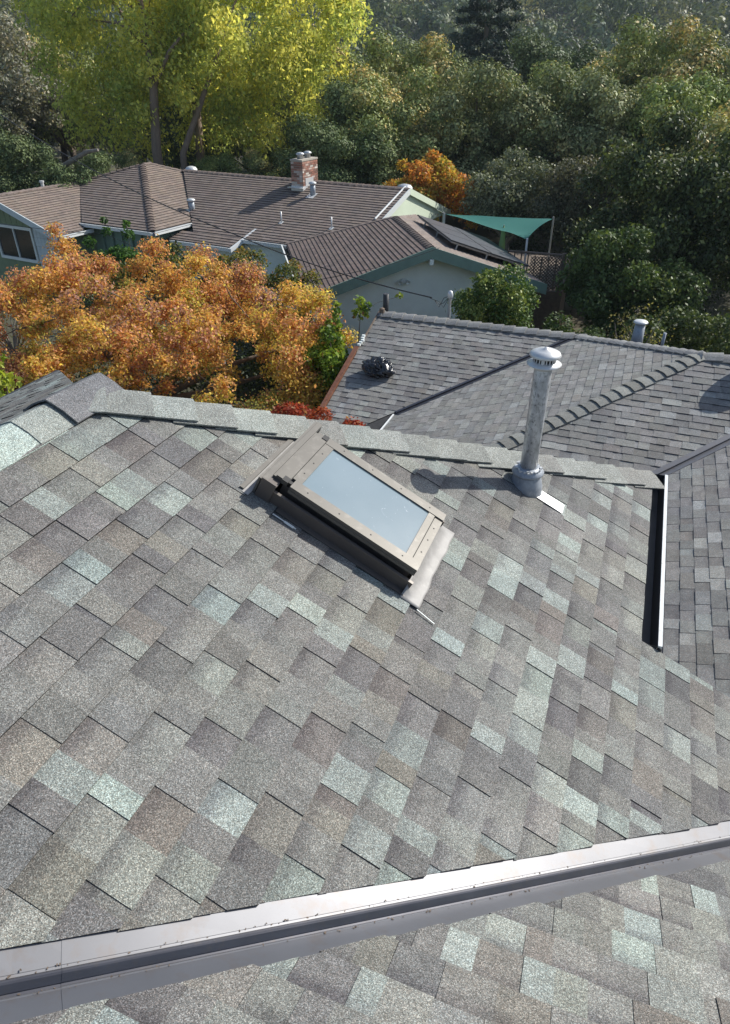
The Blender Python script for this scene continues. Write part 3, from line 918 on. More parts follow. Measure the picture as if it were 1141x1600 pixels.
m = MB(); m.lathe(pb + UP * cz, [(0.060, 0.056), (0.082, 0.060), (0.086, 0.066), (0.078, 0.080), (0.050, 0.093), (0.015, 0.100), (0.008, 0.108), (0.001, 0.109)], 36); o = m.build('cap_dome', M['galv_clean'], vp_o); for_s.append(o)
for o in for_s: smooth_by_angle(o)
# pale plate of the flashing, below the pipe
def onA(x, y, h=0.0):
    return Vector((x, y, zA(x))) + NA * h
m = MB(); m.slab([onA(-.30, 3.60, .013), (onA(-.30, 3.70, .013)), onA(-.14, 3.70, .015), onA(-.14, 3.60, .015)], -NA * 0.002); m.build('vent_flashing', M['galv_clean'], house)

# ---- skylight on the near slope, in slope coordinates (X on the roof, Y, height square to the roof)
def bA(m, x0, x1, y0, y1, h0, h1):
    c = (onA((x0 + x1) / 2, (y0 + y1) / 2, (h0 + h1) / 2))
    m.box(c, DA * (x1 - x0) / 2 / cosA, Vector((0, 1, 0)) * (y1 - y0) / 2, NA * (h1 - h0) / 2); return m
sk = bA(MB(), -1.335, -0.715, 2.315, 2.755, -0.02, 0.098).build('skylight', M['bronze_dark'], house)
sk['label'] = 'bronze framed skylight curb'
g1 = MB(); bA(g1, -1.272, -0.772, 2.345, 2.705, 0.121, 0.126); g1.build('glass', M['glass'], sk)
g1 = MB(); bA(g1, -1.335, -0.715, 2.318, 2.752, 0.098, 0.1205); g1.build('sash', M['black'], sk)
g1 = MB(); bA(g1, -1.300, -0.700, 2.285, 2.345, 0.116, 0.134); bA(g1, -1.300, -0.700, 2.283, 2.290, 0.098, 0.1155); g1.build('frame_rail', M['bronze'], sk)
g1 = MB(); bA(g1, -1.315, -0.700, 2.705, 2.762, 0.116, 0.134); g1.build('frame_rail', M['bronze'], sk)
g1 = MB(); bA(g1, -1.315, -1.272, 2.347, 2.703, 0.116, 0.1325); g1.build('frame_rail', M['bronze'], sk)
g1 = MB(); bA(g1, -0.772, -0.742, 2.347, 2.703, 0.116, 0.131); bA(g1, -0.738, -0.700, 2.347, 2.703, 0.108, 0.126); g1.build('frame_rail', M['bronze'], sk)
g1 = MB(); bA(g1, -1.372, -1.319, 2.31, 2.76, 0.10, 0.128); bA(g1, -1.385, -1.372, 2.31, 2.76, 0.02, 0.118); g1.build('top_cover', M['bronze'], sk)
for yy in (2.318, 2.748): bA(MB(), -1.345, -1.318, yy - .018, yy + .018, 0.1285, 0.1315).build('corner_gasket', M['black'], sk)
# screws along the rails
g1 = MB()
for xx in (-1.23, -1.08, -0.93, -0.78):
    for yy in (2.315, 2.735): g1.lathe(onA(xx, yy, 0.134), [(0.004, 0), (0.0035, 0.0015), (0.001, 0.002)], 8, axis=NA)
for yy in (2.42, 2.52, 2.62):
    for xx in (-1.294, -0.72): g1.lathe(onA(xx, yy, 0.1325 if xx < -1 else .126), [(0.004, 0), (0.0035, 0.0015), (0.001, 0.002)], 8, axis=NA)
g1.build('screws', M['black'], sk)
# step flashing along the near side, a standing leaf with a lit rim
g1 = MB(); bA(g1, -1.36, -0.685, 2.262, 2.268, 0.0, 0.072); g1.build('side_flashing', M['bronze_dark'], sk)
g1 = MB(); bA(g1, -1.36, -0.685, 2.257, 2.273, 0.0725, 0.078); bA(g1, -1.30, -0.685, 2.230, 2.262, 0.0115, 0.0145); g1.build('side_flashing', M['bronze_dark'], sk)
g1 = MB(); bA(g1, -1.41, -1.345, 2.252, 2.2565, 0.0, 0.118); bA(g1, -1.41, -1.345, 2.2571, 2.32, 0.100, 0.105); g1.build('head_corner', M['bronze_dark'], sk)
g1 = MB(); bA(g1, -1.36, -0.685, 2.785, 2.791, 0.0, 0.072); g1.build('side_flashing', M['bronze_dark'], sk)
# head flashing with its channel
g1 = MB(); bA(g1, -1.4745, -1.4555, 2.235, 2.93, 0.010, 0.018); bA(g1, -1.425, -1.415, 2.258, 2.86, 0.012, 0.105); bA(g1, -1.414, -1.389, 2.258, 2.86, 0.100, 0.106); g1.build('head_flashing', M['bronze'], sk)
g1 = MB(); bA(g1, -1.4545, -1.4255, 2.22, 2.93, 0.0095, 0.0125); g1.build('head_flashing', M['lead'], sk)
g1 = MB(); bA(g1, -1.409, -1.386, 2.265, 2.85, 0.03, 0.098); g1.build('head_channel', M['black'], sk)
g1 = MB(); bA(g1, -1.245, -1.20, 2.20, 2.212, 0.0105, 0.0145); bA(g1, -1.30, -1.19, 2.205, 2.2105, 0.0105, 0.013); g1.build('flashing_tab', M['trim_white'], sk)
# soft lead apron below, rumpled, with an uneven hem
g1 = MB(); vs = []; fs_ = []
na, nb = 34, 10
for i in range(na + 1):
    for j in range(nb + 1):
        y = 2.215 + (2.835 - 2.215) * i / na
        x = -0.70 + (0.088 + 0.003 * math.sin(y * 17) + 0.002 * math.sin(y * 43)) * j / nb
        hh = 0.013 + 0.0009 * mnoise.noise(Vector((x * 50, y * 26, 1.7))) + 0.045 * (1 - j / nb) ** 3 * (1 if 2.25 < y < 2.80 else 0)
        vs.append(onA(x, y, hh))
for i in range(na):
    for j in range(nb):
        fs_.append((i * (nb + 1) + j, i * (nb + 1) + j + 1, (i + 1) * (nb + 1) + j + 1, (i + 1) * (nb + 1) + j))
g1.add(vs, fs_)
o = g1.build('apron', M['lead'], sk, smooth=True)
md = o.modifiers.new('solid', 'SOLIDIFY'); md.thickness = 0.002; md.offset = -1
g1 = MB(); g1.beam(onA(-0.617, 2.205, .014), onA(-0.53, 2.19, .014), 0.004, 0.003, up=NA); g1.build('flashing_tab', M['trim_white'], sk)

# far-side vents and the service mast of our lower roof
def tapered_vent(base, h, r0, r1, parent, cap=True, mat='galv_blue', capmat='galv_clean', name='roof_vent'):
    m = MB(); m.lathe(base, [(r0, -0.1), (r1, h)], 20); o = m.build(name, M[mat], parent)
    smooth_by_angle(o)
    if cap:
        m = MB(); m.lathe(Vector(base) + UP * h, [(r1 * 1.1, 0), (r1 * 1.45, 0.01), (r1 * 1.45, .03), (r1 * 1.2, 0.05), (0.01, 0.06)], 20); c = m.build('cap', M[capmat], o); smooth_by_angle(c)
    return o
bk = lambda y: HZ - (y - HY) / 3
vY = 13.1
q = W(5.62, 13.75, 0); tapered_vent(Vector((q.x, q.y, bk(q.y))), 0.50, 0.13, 0.10, house)
q = W(6.1, 13.6, 0); tapered_vent(Vector((q.x, q.y, bk(q.y))), 0.36, 0.03, 0.03, house, cap=False)
# mast with weatherhead
q = Vector((-3.62, 14.35, 0)); q.z = FRZ - (q.y - FRY) / 3
MAST = q + UP * 0.62
m = MB(); m.tube([q - UP * .1, q + UP * .5], 0.032, 12); mast = m.build('service_mast', M['pole'], house)
m = MB(); m.lathe(q + UP * .5, [(0.045, 0), (0.06, 0.03), (0.062, 0.09), (0.045, 0.14), (0.015, 0.16)], 16); o = m.build('weatherhead', M['galv_clean'], mast); smooth_by_angle(o)
m = MB()
for a in range(3):
    pts = [q + UP * .55, q + Vector((-.12, -.05, .50 - .1 * a)), q + Vector((-.22, -.05, .30 + .06 * a)), q + Vector((-.33, -.02, .43)), q + Vector((-.45, .0, .46))]
    m.tube(pts, 0.007, 5)
m.build('service_drop', M['cable'], mast)
# flue at the left gable top
q = Vector((-4.98, 14.1, FRZ - .2))
m = MB(); m.tube([q, q + UP * .52], 0.062, 14); o = m.build('flue_pipe', M['gutter_dark'], house); smooth_by_angle(o)
m = MB(); m.lathe(Vector((-4.93, 13.72, FRZ + .02)), [(0.06, 0), (0.055, .09), (0.02, .11)], 12); m.build('ridge_end_cap', M['wood'], house)

# satellite dish on the lower roof, just past the right edge of the picture
dish = thing('satellite_dish', (1.95, 11.12, zD(11.12)), 'satellite dish on a short mast, casting the round shadow on the lower roof', 'satellite dish')
dc = Vector((1.66, 10.78, zD(10.78))) + SV * 0.78
m = MB(); m.tube([(2.06, 11.42, zD(11.42)), (2.06, 11.42, zD(11.42) + .28), tuple(dc + Vector((0, .03, -.05)))], 0.02, 10); m.build('mast', M['pole'], dish)
m = MB(); m.lathe(dc, [(0.0, -0.03), (0.12, -0.02), (0.22, 0.01), (0.27, 0.04), (0.262, 0.045), (0.2, .02), (0.1, -.005), (0, -.012)], 32, axis=SV); m.build('reflector', M['galv_clean'], dish, smooth=True)
m = MB(); m.tube([dc - UP * .2, dc - UP * .18 + SV * .3], 0.012, 8); m.build('feed_arm', M['pole'], dish)

# ------------------------------------------------------------------ black sack on the left wing
sackc = Vector((-4.37, 11.93, 0)); sackc.z = zF(sackc.y) + 0.13
m = MB(); vs = []; fs_ = []
nu, nv = 130, 70
for j in range(nv + 1):
    ph = math.pi * j / nv
    for i in range(nu):
        th = 2 * math.pi * i / nu
        d = Vector((math.sin(ph) * math.cos(th), math.sin(ph) * math.sin(th), math.cos(ph)))
        rr = 1 + 0.20 * mnoise.noise(d * 1.6 + Vector((4, 1, 2)))
        w3 = Vector((d.x * 2.6 + d.z * 1.2, d.y * 1.5 - d.x * .6, d.z * 2.6)) + Vector((3, 9, 1))
        rr -= 0.30 * max(0, 1 - abs(mnoise.noise(w3)) * 4.2) ** 1.4 + 0.05 * max(0, 1 - abs(mnoise.noise(w3 * 2.1 + Vector((7, 1, 2)))) * 4) - .10 * mnoise.noise(d * 3.1)
        p = Vector((d.x * 0.30, d.y * 0.23, d.z * 0.165)) * rr
        if d.z < -0.2: p.z = max(p.z, -0.12)
        p.z += p.y * t3 * 0.9
        if d.x > 0.75: p.x += 0.10 * (d.x - .75) * 4; p.z -= 0.03
        vs.append(sackc + p)
for j in range(nv):
    for i in range(nu):
        fs_.append((j * nu + i, (j + 1) * nu + i, (j + 1) * nu + (i + 1) % nu, j * nu + (i + 1) % nu))
m.add(vs, fs_)
o = m.build('rubbish_bag', M['bag'], smooth=True, at=sackc - UP * .13)
tag(o, 'crumpled black plastic rubbish bag lying on the lower grey roof', 'bag')

# =================================================================== THE BROWN-ROOFED NEIGHBOUR
nb = thing('neighbour_house', W(-3, 26, 0), 'green house with brown shingle roofs, brick chimney and garage wing beyond the orange tree', 'house')
uB, vB = azdir(119), azdir(29)
def UVp(u, v, z): return uB * u + vB * v + UP * z
gU, gV = azdir(79.6), azdir(-10.4)
def GP(u, v, z): return gU * u + gV * v + UP * z
brown = []
def brown_plane(O, down, polyUV, seed, expo=0.185, pal=BROWN, t=t3, rise=0.023):
    """O on the plane; polyUV = world corner points of a convex slope"""
    D, S, Nn = frame(down, t)
    P = [((Vector(p) - O).dot(S), (Vector(p) - O).dot(D)) for p in polyUV]
    ar = sum(P[i][0] * P[(i + 1) % len(P)][1] - P[(i + 1) % len(P)][0] * P[i][1] for i in range(len(P)))
    if ar < 0: P = P[::-1]
    def reg(i, q):
        for k_ in range(len(P)):
            (x0, y0), (x1, y1) = P[k_], P[(k_ + 1) % len(P)]
            nx, ny = (y1 - y0), -(x1 - x0)
            q = clip(q, nx, ny, nx * x0 + ny * y0)
            if len(q) < 3: return q
        return q
    ds = [p[1] for p in P]; ss = [p[0] for p in P]
    brown.extend(shingle_field(O, D, S, Nn, max(ds), (min(ss), max(ss)), reg, pal, expo=expo, wmin=0.16, wmax=0.30, rise=rise, low=rise * .95, seed=seed, d0=min(ds), band=0.0, jit=0.0012))
    m = MB(); m.slab([Vector(p) - Nn * 0.004 for p in polyUV], (0, 0, -0.06)); m.build('roof_slope', M['felt_brown'], nb)

zMr, zMe = -4.19, -5.74
vMr, vMe = 27.05, 22.40
MR = -12.95
vslope = lambda v: zMr + (v - vMr) / 3
# main slope (falls towards us), in two convex bits: full and the lower apron
brown_plane(UVp(-20, vMr, zMr), -vB, [UVp(-24.75, vMr, zMr), UVp(MR, vMr, zMr), UVp(MR, vMe, vslope(vMe)), UVp(-20.4, vMe, vslope(vMe))], 71)
brown_plane(UVp(-20, 23.1, vslope(23.1)), -vB, [UVp(-21.0, vMe + .006, vslope(vMe)), UVp(-17.9, vMe + .006, vslope(vMe)), UVp(-18.05, 21.75, vslope(21.75)), UVp(-21.3, 21.75, vslope(21.75))], 72)
slab_o = MB(); slab_o.slab([UVp(-26, vMr, zMr - .01), UVp(MR, vMr, zMr - .01), UVp(MR, vMr + 4.6, zMr - 1.55), UVp(-26, vMr + 4.6, zMr - 1.55)], (0, 0, -.06)); slab_o.build('roof_slope', M['felt_brown'], nb)
# hip block in the middle
zP = -3.88; aU, aV = -26.0, 25.75
eZ = -5.52; run = (zP - eZ) * 3
L2u = aU + run; M2v = aV - run
brown_plane(UVp(aU, aV, zP), uB, [UVp(aU, aV, zP), UVp(aU, 26.2, zP), UVp(-24.85, 27.2, -4.263), UVp(L2u, vMr + (eZ - zMr) * 3, eZ), UVp(L2u, M2v, eZ)], 73, pal=[((0.235, 0.185, 0.155), 8), ((0.215, 0.17, 0.145), 6)])  # palette lightened: the sun on this slope is put into its colour
brown_plane(UVp(aU, aV, zP), -vB, [UVp(aU, aV, zP), UVp(L2u, M2v, eZ), UVp(-25.0, M2v, eZ), UVp(-28.12, 23.8, -4.53)], 74)
slab_o = MB(); slab_o.slab([UVp(aU, aV, zP - .01), UVp(aU, 26.2, zP - .01), UVp(aU - 4.9, 31.1, eZ - .01), UVp(aU - 4.9, M2v, eZ - .01), UVp(-28.12, 23.7, -4.6)], (0, 0, -.06)); slab_o.build('roof_slope', M['felt_brown'], nb)
# left wing
L3u = -28.12; z3 = -4.53; v3 = 19.1; e3 = -5.72
brown_plane(UVp(L3u, 21, z3), uB, [UVp(L3u, v3, z3), UVp(L3u, 23.85, z3), UVp(-24.55, 20.47, e3), UVp(-24.55, v3, e3)], 75, pal=[((0.235, 0.185, 0.155), 8), ((0.215, 0.17, 0.145), 6)])  # same sunlit tone painted into the left wing's shingles
slab_o = MB(); slab_o.slab([UVp(L3u, v3, z3 - .01), UVp(L3u, 24.5, z3 - .01), UVp(L3u - 3.6, 24.5, e3), UVp(L3u - 3.6, v3, e3)], (0, 0, -.06)); slab_o.build('roof_slope', M['felt_brown'], nb)
# garage wing: near gable, ridge running away, hipped at the far left
gr, ge = -4.50, -5.74
brown_plane(GP(5.70, 22, gr), -gU, [GP(5.70, 20.25, gr), GP(5.70, 25.15, gr), GP(1.98, 27.4, ge), GP(1.98, 20.25, ge)], 76, expo=0.1435, pal=[((0.155, 0.118, 0.105), 8), ((0.17, 0.13, 0.115), 6), ((0.14, 0.108, 0.096), 4)], rise=0.022)  # darker palette: shade of the slope turned from the sun, painted in
brown_plane(GP(5.70, 22, gr), gU, [GP(5.70, 20.25, gr), GP(5.70, 25.15, gr), GP(7.2, 28.2, gr - .5), GP(9.42, 28.2, ge), GP(9.42, 20.25, ge)], 77, expo=0.1435, pal=[((0.25, 0.205, 0.18), 8), ((0.23, 0.185, 0.16), 6)])  # lighter palette paints sunlight into the garage's other slope
slab_o = MB(); slab_o.slab([GP(5.70, 25.15, gr - .012), GP(1.98, 27.4, ge - .012), GP(3.2, 29.6, ge - .3), GP(7.2, 28.3, gr - .55)], (0, 0, -.06)); slab_o.build('roof_slope', M['felt_brown'], nb)
m = MB()
for vs, fcs, tint, uvs, cen in brown: m.add(vs, fcs, tint, uvs)
tag(m.build('shingle', M['shingle_brown'], nb), kind='stuff')

BC = [((0.13, 0.10, 0.088), 5), ((0.16, 0.125, 0.11), 4)]
BC2 = [((0.21, 0.165, 0.145), 5)]
_, _, nUm = frame(-vB, t3); _, _, nUp = frame(vB, t3); _, _, nUr = frame(uB, t3); _, _, nUl = frame(-uB, t3)
_, _, nGl = frame(-gU, t3); _, _, nGr = frame(gU, t3)
bend_caps(UVp(MR, vMr, zMr), UVp(-24.75, vMr, zMr), nUm, nUp, nb, BC2, M['shingle_brown'], expo=0.30, half=0.14, thick=0.02, lift=0.04, seed=81)
bend_caps(UVp(L2u, M2v, eZ), UVp(aU, aV, zP), nUm, nUr, nb, BC, M['shingle_brown'], expo=0.26, half=0.13, thick=0.03, lift=0.07, seed=82)
bend_caps(UVp(-28.12, 23.75, -4.53), UVp(aU, aV, zP), nUm, nUl, nb, BC, M['shingle_brown'], expo=0.30, half=0.13, thick=0.025, lift=0.05, seed=83)
bend_caps(UVp(L3u, 23.8, z3), UVp(L3u, v3, z3), nUr, nUl, nb, BC2, M['shingle_brown'], expo=0.30, half=0.13, thick=0.025, lift=0.05, seed=84)
bend_caps(UVp(-24.85, 27.2, -4.263), UVp(aU, 26.2, zP), nUr, nUp, nb, BC2, M['shingle_brown'], expo=0.30, half=0.13, thick=0.02, lift=0.04, seed=88)
bend_caps(UVp(aU, 26.25, zP), UVp(aU, aV - .1, zP + .01), nUr, nUl, nb, BC2, M['shingle_brown'], expo=0.30, half=0.13, thick=0.02, lift=0.04, seed=85)
bend_caps(GP(5.70, 20.25, gr), GP(5.70, 25.1, gr), nGl, nGr, nb, [((0.11, 0.088, 0.08), 5)], M['shingle_brown'], expo=0.24, half=0.13, thick=0.018, lift=0.035, seed=86)
_, _, nGb = frame(azdir(-38), t3)
bend_caps(GP(1.98, 27.4, ge), GP(5.70, 25.15, gr), nGl, nGb, nb, BC2, M['shingle_brown'], expo=0.24, half=0.12, thick=0.018, lift=0.035, seed=87)

# walls
def nwall(pts, z0, z1, mat, name='wall'):
    m = MB(); m.slab([Vector((p.x, p.y, z1)) for p in pts], (0, 0, z0 - z1)); return m.build(name, M[mat], nb)
nwall([UVp(-25.4, 22.0, 0), UVp(MR - .45, 22.9, 0), UVp(MR - .45, 31, 0), UVp(-25.4, 31, 0)], -ZC, zMe - .16, 'sage_wall')
nwall([UVp(-30.4, M2v + .5, 0), UVp(L2u - .45, M2v + .5, 0), UVp(L2u - .45, 29, 0), UVp(-30.4, 29, 0)], -ZC, eZ - .16, 'green_trim')
nwall([UVp(-31.3, v3 + .5, 0), UVp(-25.0, v3 + .5, 0), UVp(-25.0, 23, 0), UVp(-31.3, 23, 0)], -ZC, e3 - .02, 'olive_siding')
nwall([GP(2.55, 20.75, 0), GP(8.95, 20.75, 0), GP(8.95, 28, 0), GP(2.55, 28, 0)], -ZC, ge - .03, 'sage_wall')
# garage gable wall
def gable(pl, pr, ap, th, mat, name='wall'):
    m = MB(); m.slab([pl, pr, ap], th); return m.build(name, M[mat], nb)
gable(GP(2.55, 20.75, ge - .03), GP(8.95, 20.75, ge - .03), GP(5.70, 20.75, gr - .20), gV * .1, 'sage_wall')
def rake(a, b, out, w, mat, name='rake_board', dz=0.02, th=.04):
    m = MB(); a, b = Vector(a), Vector(b); m.slab([a + UP * dz, b + UP * dz, b - UP * w, a - UP * w], Vector(out) * th); return m.build(name, M[mat], nb)
rake(GP(1.95, 20.22, ge), GP(5.70, 20.22, gr), -gV, .30, 'green_trim')
rake(GP(5.703, 20.22, gr), GP(9.45, 20.22, ge), -gV, .30, 'green_trim')
m = MB(); m.slab([GP(1.98, 20.24, ge - .07), GP(5.70, 20.24, gr - .07), GP(5.70, 20.74, gr - .07), GP(1.98, 20.74, ge - .07)], (0, 0, -.03)); m.build('soffit', M['green_trim'], nb)
m = MB(); m.slab([GP(5.71, 20.24, gr - .07), GP(9.42, 20.24, ge - .07), GP(9.42, 20.74, ge - .07), GP(5.71, 20.74, gr - .07)], (0, 0, -.03)); m.build('soffit', M['green_trim'], nb)
m = MB(); m.box(GP(5.70, 20.42, gr - .40), gU * .055, gV * .28, UP * .075); m.build('ridge_beam_end', M['sage_wall'], nb)
m = MB(); m.box(GP(2.75, 20.5, ge - .33), gU * .05, gV * .22, UP * .07); m.build('ridge_beam_end', M['trim_white'], nb)
# twin floodlight
fl = MB(); fl.box(GP(5.0, 20.72, -5.55), gU * .07, gV * .03, UP * .07); flo = fl.build('floodlight', M['trim_white'], nb)
for s_ in (-1, 1):
    c = GP(5.0 + .12 * s_, 20.64, -5.58)
    m = MB(); m.lathe(c, [(0.03, 0.09), (0.075, 0.0), (0.078, -0.02), (0.06, -.02), (0.02, .03)], 14, axis=(gV + gU * -.3 * s_ + UP * .4)); m.build('lamp_head', M['trim_white'], flo)
# garage left gutter
gutter(GP(1.97, 20.25, ge - .02), GP(1.97, 27.35, ge - .02), -gU, M['white_paint'], M['gutter_dark'], nb, w=0.16, h=0.13, lip=0.03)
# recess at the garage's left corner
m = MB(); m.box(GP(2.40, 20.78, -7.0), gU * .05, gV * .05, UP * 1.2); m.build('corner_post', M['green_trim'], nb)
m = MB(); m.slab([GP(2.62, 20.74, -5.98), GP(3.02, 20.74, -5.98), GP(3.02, 20.74, -7.4), GP(2.62, 20.74, -7.4)][::-1], -gV * .02); 
# main gable end at the right, in the sun
gv0 = UVp(MR - .07, 22.9, zMe - .0); gv1 = UVp(MR - .07, 31.2, zMe); gap = UVp(MR - .07, vMr, zMr - .20)
gable(gv0, gv1, gap, -uB * .1, 'pale_wall')
m = MB(); m.slab([UVp(MR - .40, 22.9, zMe), UVp(MR - .40, 31.2, zMe), UVp(MR - .40, 31.2, -ZC), UVp(MR - .40, 22.9, -ZC)], -uB * .1); m.build('wall', M['pale_wall'], nb)
rake(UVp(MR + .0, 22.35, vslope(22.35)), UVp(MR + .0, vMr, zMr), uB, .20, 'trim_white', th=.04)
rake(UVp(MR + .0, vMr + .004, zMr), UVp(MR + .0, vMr + 4.7, zMr - 1.566), uB, .22, 'pale_wall', th=.04)
m = MB(); m.tube([UVp(MR - .25, vMr + .1, zMr + .05), UVp(MR - .25, 24.6, vslope(24.6) + .05)], 0.035, 8); m.build('downspout', M['white_paint'], nb)
m = MB(); m.tube([UVp(MR + .05, 30.6, zMe + .1), UVp(MR + .05, 30.6, -ZC)], 0.07, 8); m.build('porch_post', M['trim_white'], nb)
# gutters
gutter(UVp(-17.85, vMe, zMe - .02), UVp(-14.2, vMe, zMe - .02), -vB, M['white_paint'], M['galv_blue'], nb, w=.13, h=.12, lip=.022)
gutter(UVp(-21.0, 21.75, vslope(21.75) - .02), UVp(-18.0, 21.75, vslope(21.75) - .02), -vB, M['white_paint'], M['galv_blue'], nb, w=.13, h=.12, lip=.022)
rake(UVp(-18.0, 21.62, vslope(21.62)), UVp(-17.82, vMe + .7, vslope(vMe + .7)), uB, .12, 'white_paint', th=.10)
gutter(UVp(L2u, M2v - .02, eZ - .02), UVp(L2u, vMr + (eZ - zMr) * 3 - .1, eZ - .02), uB, M['white_paint'], M['galv_blue'], nb, w=.13, h=.12, lip=.026)
gutter(UVp(-25.0, M2v, eZ - .02), UVp(L2u + .05, M2v, eZ - .02), -vB, M['white_paint'], M['galv_blue'], nb, w=.13, h=.12, lip=.026)
gutter(UVp(-24.55, v3, e3 - .02), UVp(-24.55, 20.85, e3 - .02), uB, M['white_paint'], M['galv_blue'], nb, w=.13, h=.12, lip=.026)
rake(UVp(L3u, v3 - .02, z3), UVp(-24.50, v3 - .02, e3 + .0), -vB, .24, 'white_siding')
rake(UVp(L3u - .004, v3 - .02, z3), UVp(L3u - 3.6, v3 - .02, e3), -vB, .24, 'white_siding')
gable(UVp(-31.3, v3 + .5, e3 - .02), UVp(-25.0, v3 + .5, e3 - .02), UVp(L3u, v3 + .5, z3 - .2), vB * .1, 'olive_siding')
# siding boards of the left gable and its window
bv = v3 + .485
for i in range(17):
    u0 = -30.9 + i * 0.345
    top = min(z3 - .28 - abs(u0 + .17 - L3u) / 3, 9)
    m = MB(); m.slab([UVp(u0 + .008, bv, top), UVp(u0 + .335, bv, top), UVp(u0 + .335, bv, -5.66), UVp(u0 + .008, bv, -5.66)], -vB * .018); m.build('siding_board', M['olive_siding'], nb)
for row in range(5):
    for i in range(9):
        u0 = -26.55 + i * .2 - .02 * (row % 2)
        if u0 + .19 > -24.95: continue
        m = MB(); z1 = -5.67 - row * .36
        m.slab([UVp(u0, bv, z1 - .008), UVp(u0 + .19, bv, z1 - .008), UVp(u0 + .19, bv - .012, z1 - .355), UVp(u0, bv - .012, z1 - .355)], -vB * .02); m.build('siding_board', M['white_siding'], nb)
wf = MB()
w0, w1, wz0, wz1 = -28.9, -26.7, -6.98, -5.80
for (a, b, c, d) in ((w0 - .1, w1 + .1, wz1, wz1 + .12), (w0 - .1, w1 + .1, wz0 - .12, wz0), (w0 - .1, w0, wz0, wz1), (w1, w1 + .1, wz0, wz1), (w0 + 1.1, w0 + 1.16, wz0, wz1)):
    wf.box(UVp((a + b) / 2, bv - .03, (c + d) / 2), uB * (b - a) / 2, vB * .045, UP * (d - c) / 2)
win = wf.build('window', M['trim_white'], nb)
for (a, b) in ((w0, w0 + 1.1), (w0 + 1.16, w1)):
    m = MB(); m.box(UVp((a + b) / 2, bv - .01, (wz0 + wz1) / 2), uB * ((b - a) / 2 - .002), vB * .01, UP * ((wz1 - wz0) / 2 - .002)); m.build('pane', M['window_glass'], win)
# corner boards below the middle eave
m = MB()
for i in range(6): m.box(UVp(L2u - .6 - i * .55, M2v + .44, eZ - .8), uB * .06, vB * .04, UP * .65)
m.build('wall_post', M['green_trim'], nb)

# brick chimney
chU, chV = -17.75, 26.75
CHA, CHB = .27, .58
ch = MB(); ch.box(UVp(chU, chV, zMr + .10), uB * CHA, vB * CHB, UP * .72); cho = ch.build('chimney', M['stucco'], nb)
m = MB()
BR = [(0.36, 0.17, 0.12), (0.42, 0.23, 0.17), (0.30, 0.13, 0.09), (0.5, 0.38, 0.32), (0.22, 0.12, 0.09), (0.58, 0.52, 0.46)]
for row in range(12):
    z = zMr - .16 + row * .083
    for side in range(4):
        ax, wd, oth, dep = ((uB, CHA, vB, -CHB), (uB, CHA, vB, CHB), (vB, CHB, uB, CHA), (vB, CHB, uB, -CHA))[side]
        n = 5 if wd > .4 else 2
        for i in range(n + 1):
            bw = 2 * wd / n
            a0_ = max(-wd, -wd + bw * (i - (.5 if row % 2 else 0))); a1_ = min(wd, -wd + bw * (i + 1 - (.5 if row % 2 else 0)))
            if a1_ - a0_ < .03: continue
            c = UVp(chU, chV, z) + ax * ((a0_ + a1_) / 2) + oth * (dep + (.012 if dep > 0 else -.012))
            cc = BR[rnd.randrange(6)]
            k = rnd.uniform(.8, 1.15)
            m.box(c, ax * ((a1_ - a0_) / 2 - .006), oth * .011, UP * .034, (*[x * k for x in cc], 1))
tag(m.build('bricks', M['brick'], cho), kind='stuff')
m = MB(); m.box(UVp(chU, chV, zMr - .28), uB * (CHA + .03), vB * (CHB + .03), UP * .17); m.box(UVp(chU, chV - CHB - .10, zMr - .165), uB * (CHA + .12), vB * .10, UP * .008); m.box(UVp(chU + CHA + .0, chV - .1, zMr + .02), uB * .035, vB * .30, UP * .16); m.build('chimney_flashing', M['galv_clean'], cho)
m = MB(); m.box(UVp(chU, chV, zMr + .85), uB * (CHA + .03), vB * (CHB + .03), UP * .03); m.build('chimney_crown', M['stucco'], cho)
for dv in (-.28, .28):
    m = MB(); m.lathe(UVp(chU, chV + dv, zMr + .87), [(.13, 0), (.12, .14), (.17, .16), (.18, .2), (.1, .25), (.02, .26)], 14); o = m.build('chimney_pot', M['galv'], cho); smooth_by_angle(o)
def nvent(u, v, z, h, r, cap=True, base=True):
    p = UVp(u, v, z)
    m = MB(); m.lathe(p, [(r * 1.15, -.05), (r, h)], 16); o = m.build('roof_vent', M['galv_clean' if r < .05 else 'galv_blue'], nb); smooth_by_angle(o)
    if cap:
        m = MB(); m.lathe(p + UP * h, [(r * 1.1, -.02), (r * 1.5, 0), (r * 1.5, .05), (r * .8, .09), (.01, .1)], 16); c = m.build('cap', M['galv_clean'], o); smooth_by_angle(c)
    return o
def plate(u, v, sl, w=.22):
    D, S, Nn = frame(sl, t3)
    p = UVp(*u); m = MB(); m.box(p + Nn * .026, D * w, S * w * .8, Nn * .003); return m
nvent(-16.85, 25.95, vslope(25.95), .42, .105)
plate((-16.85, 25.85, vslope(25.85)), 0, -vB).build('vent_flashing', M['galv_clean'], nb)
nvent(-21.75, 23.98, zP - (-21.75 - aU) / 3, .42, .12)
plate((-21.70, 23.95, zP - (-21.70 - aU) / 3), 0, uB, .25).build('vent_flashing', M['galv_clean'], nb)
for (u, v) in ((-16.95, 23.74), (-14.62, 23.74)):
    nvent(u, v, vslope(v), .42, .026, cap=False)
    plate((u, v - .02, vslope(v - .02)), 0, -vB, .10).build('vent_flashing', M['galv_clean'], nb)
m = MB(); m.lathe(UVp(-28.3, 21.9, z3 - .05), [(.07, 0), (.07, .22), (.1, .23), (.1, .30), (.02, .31)], 12); m.build('roof_vent', M['galv_clean'], nb)
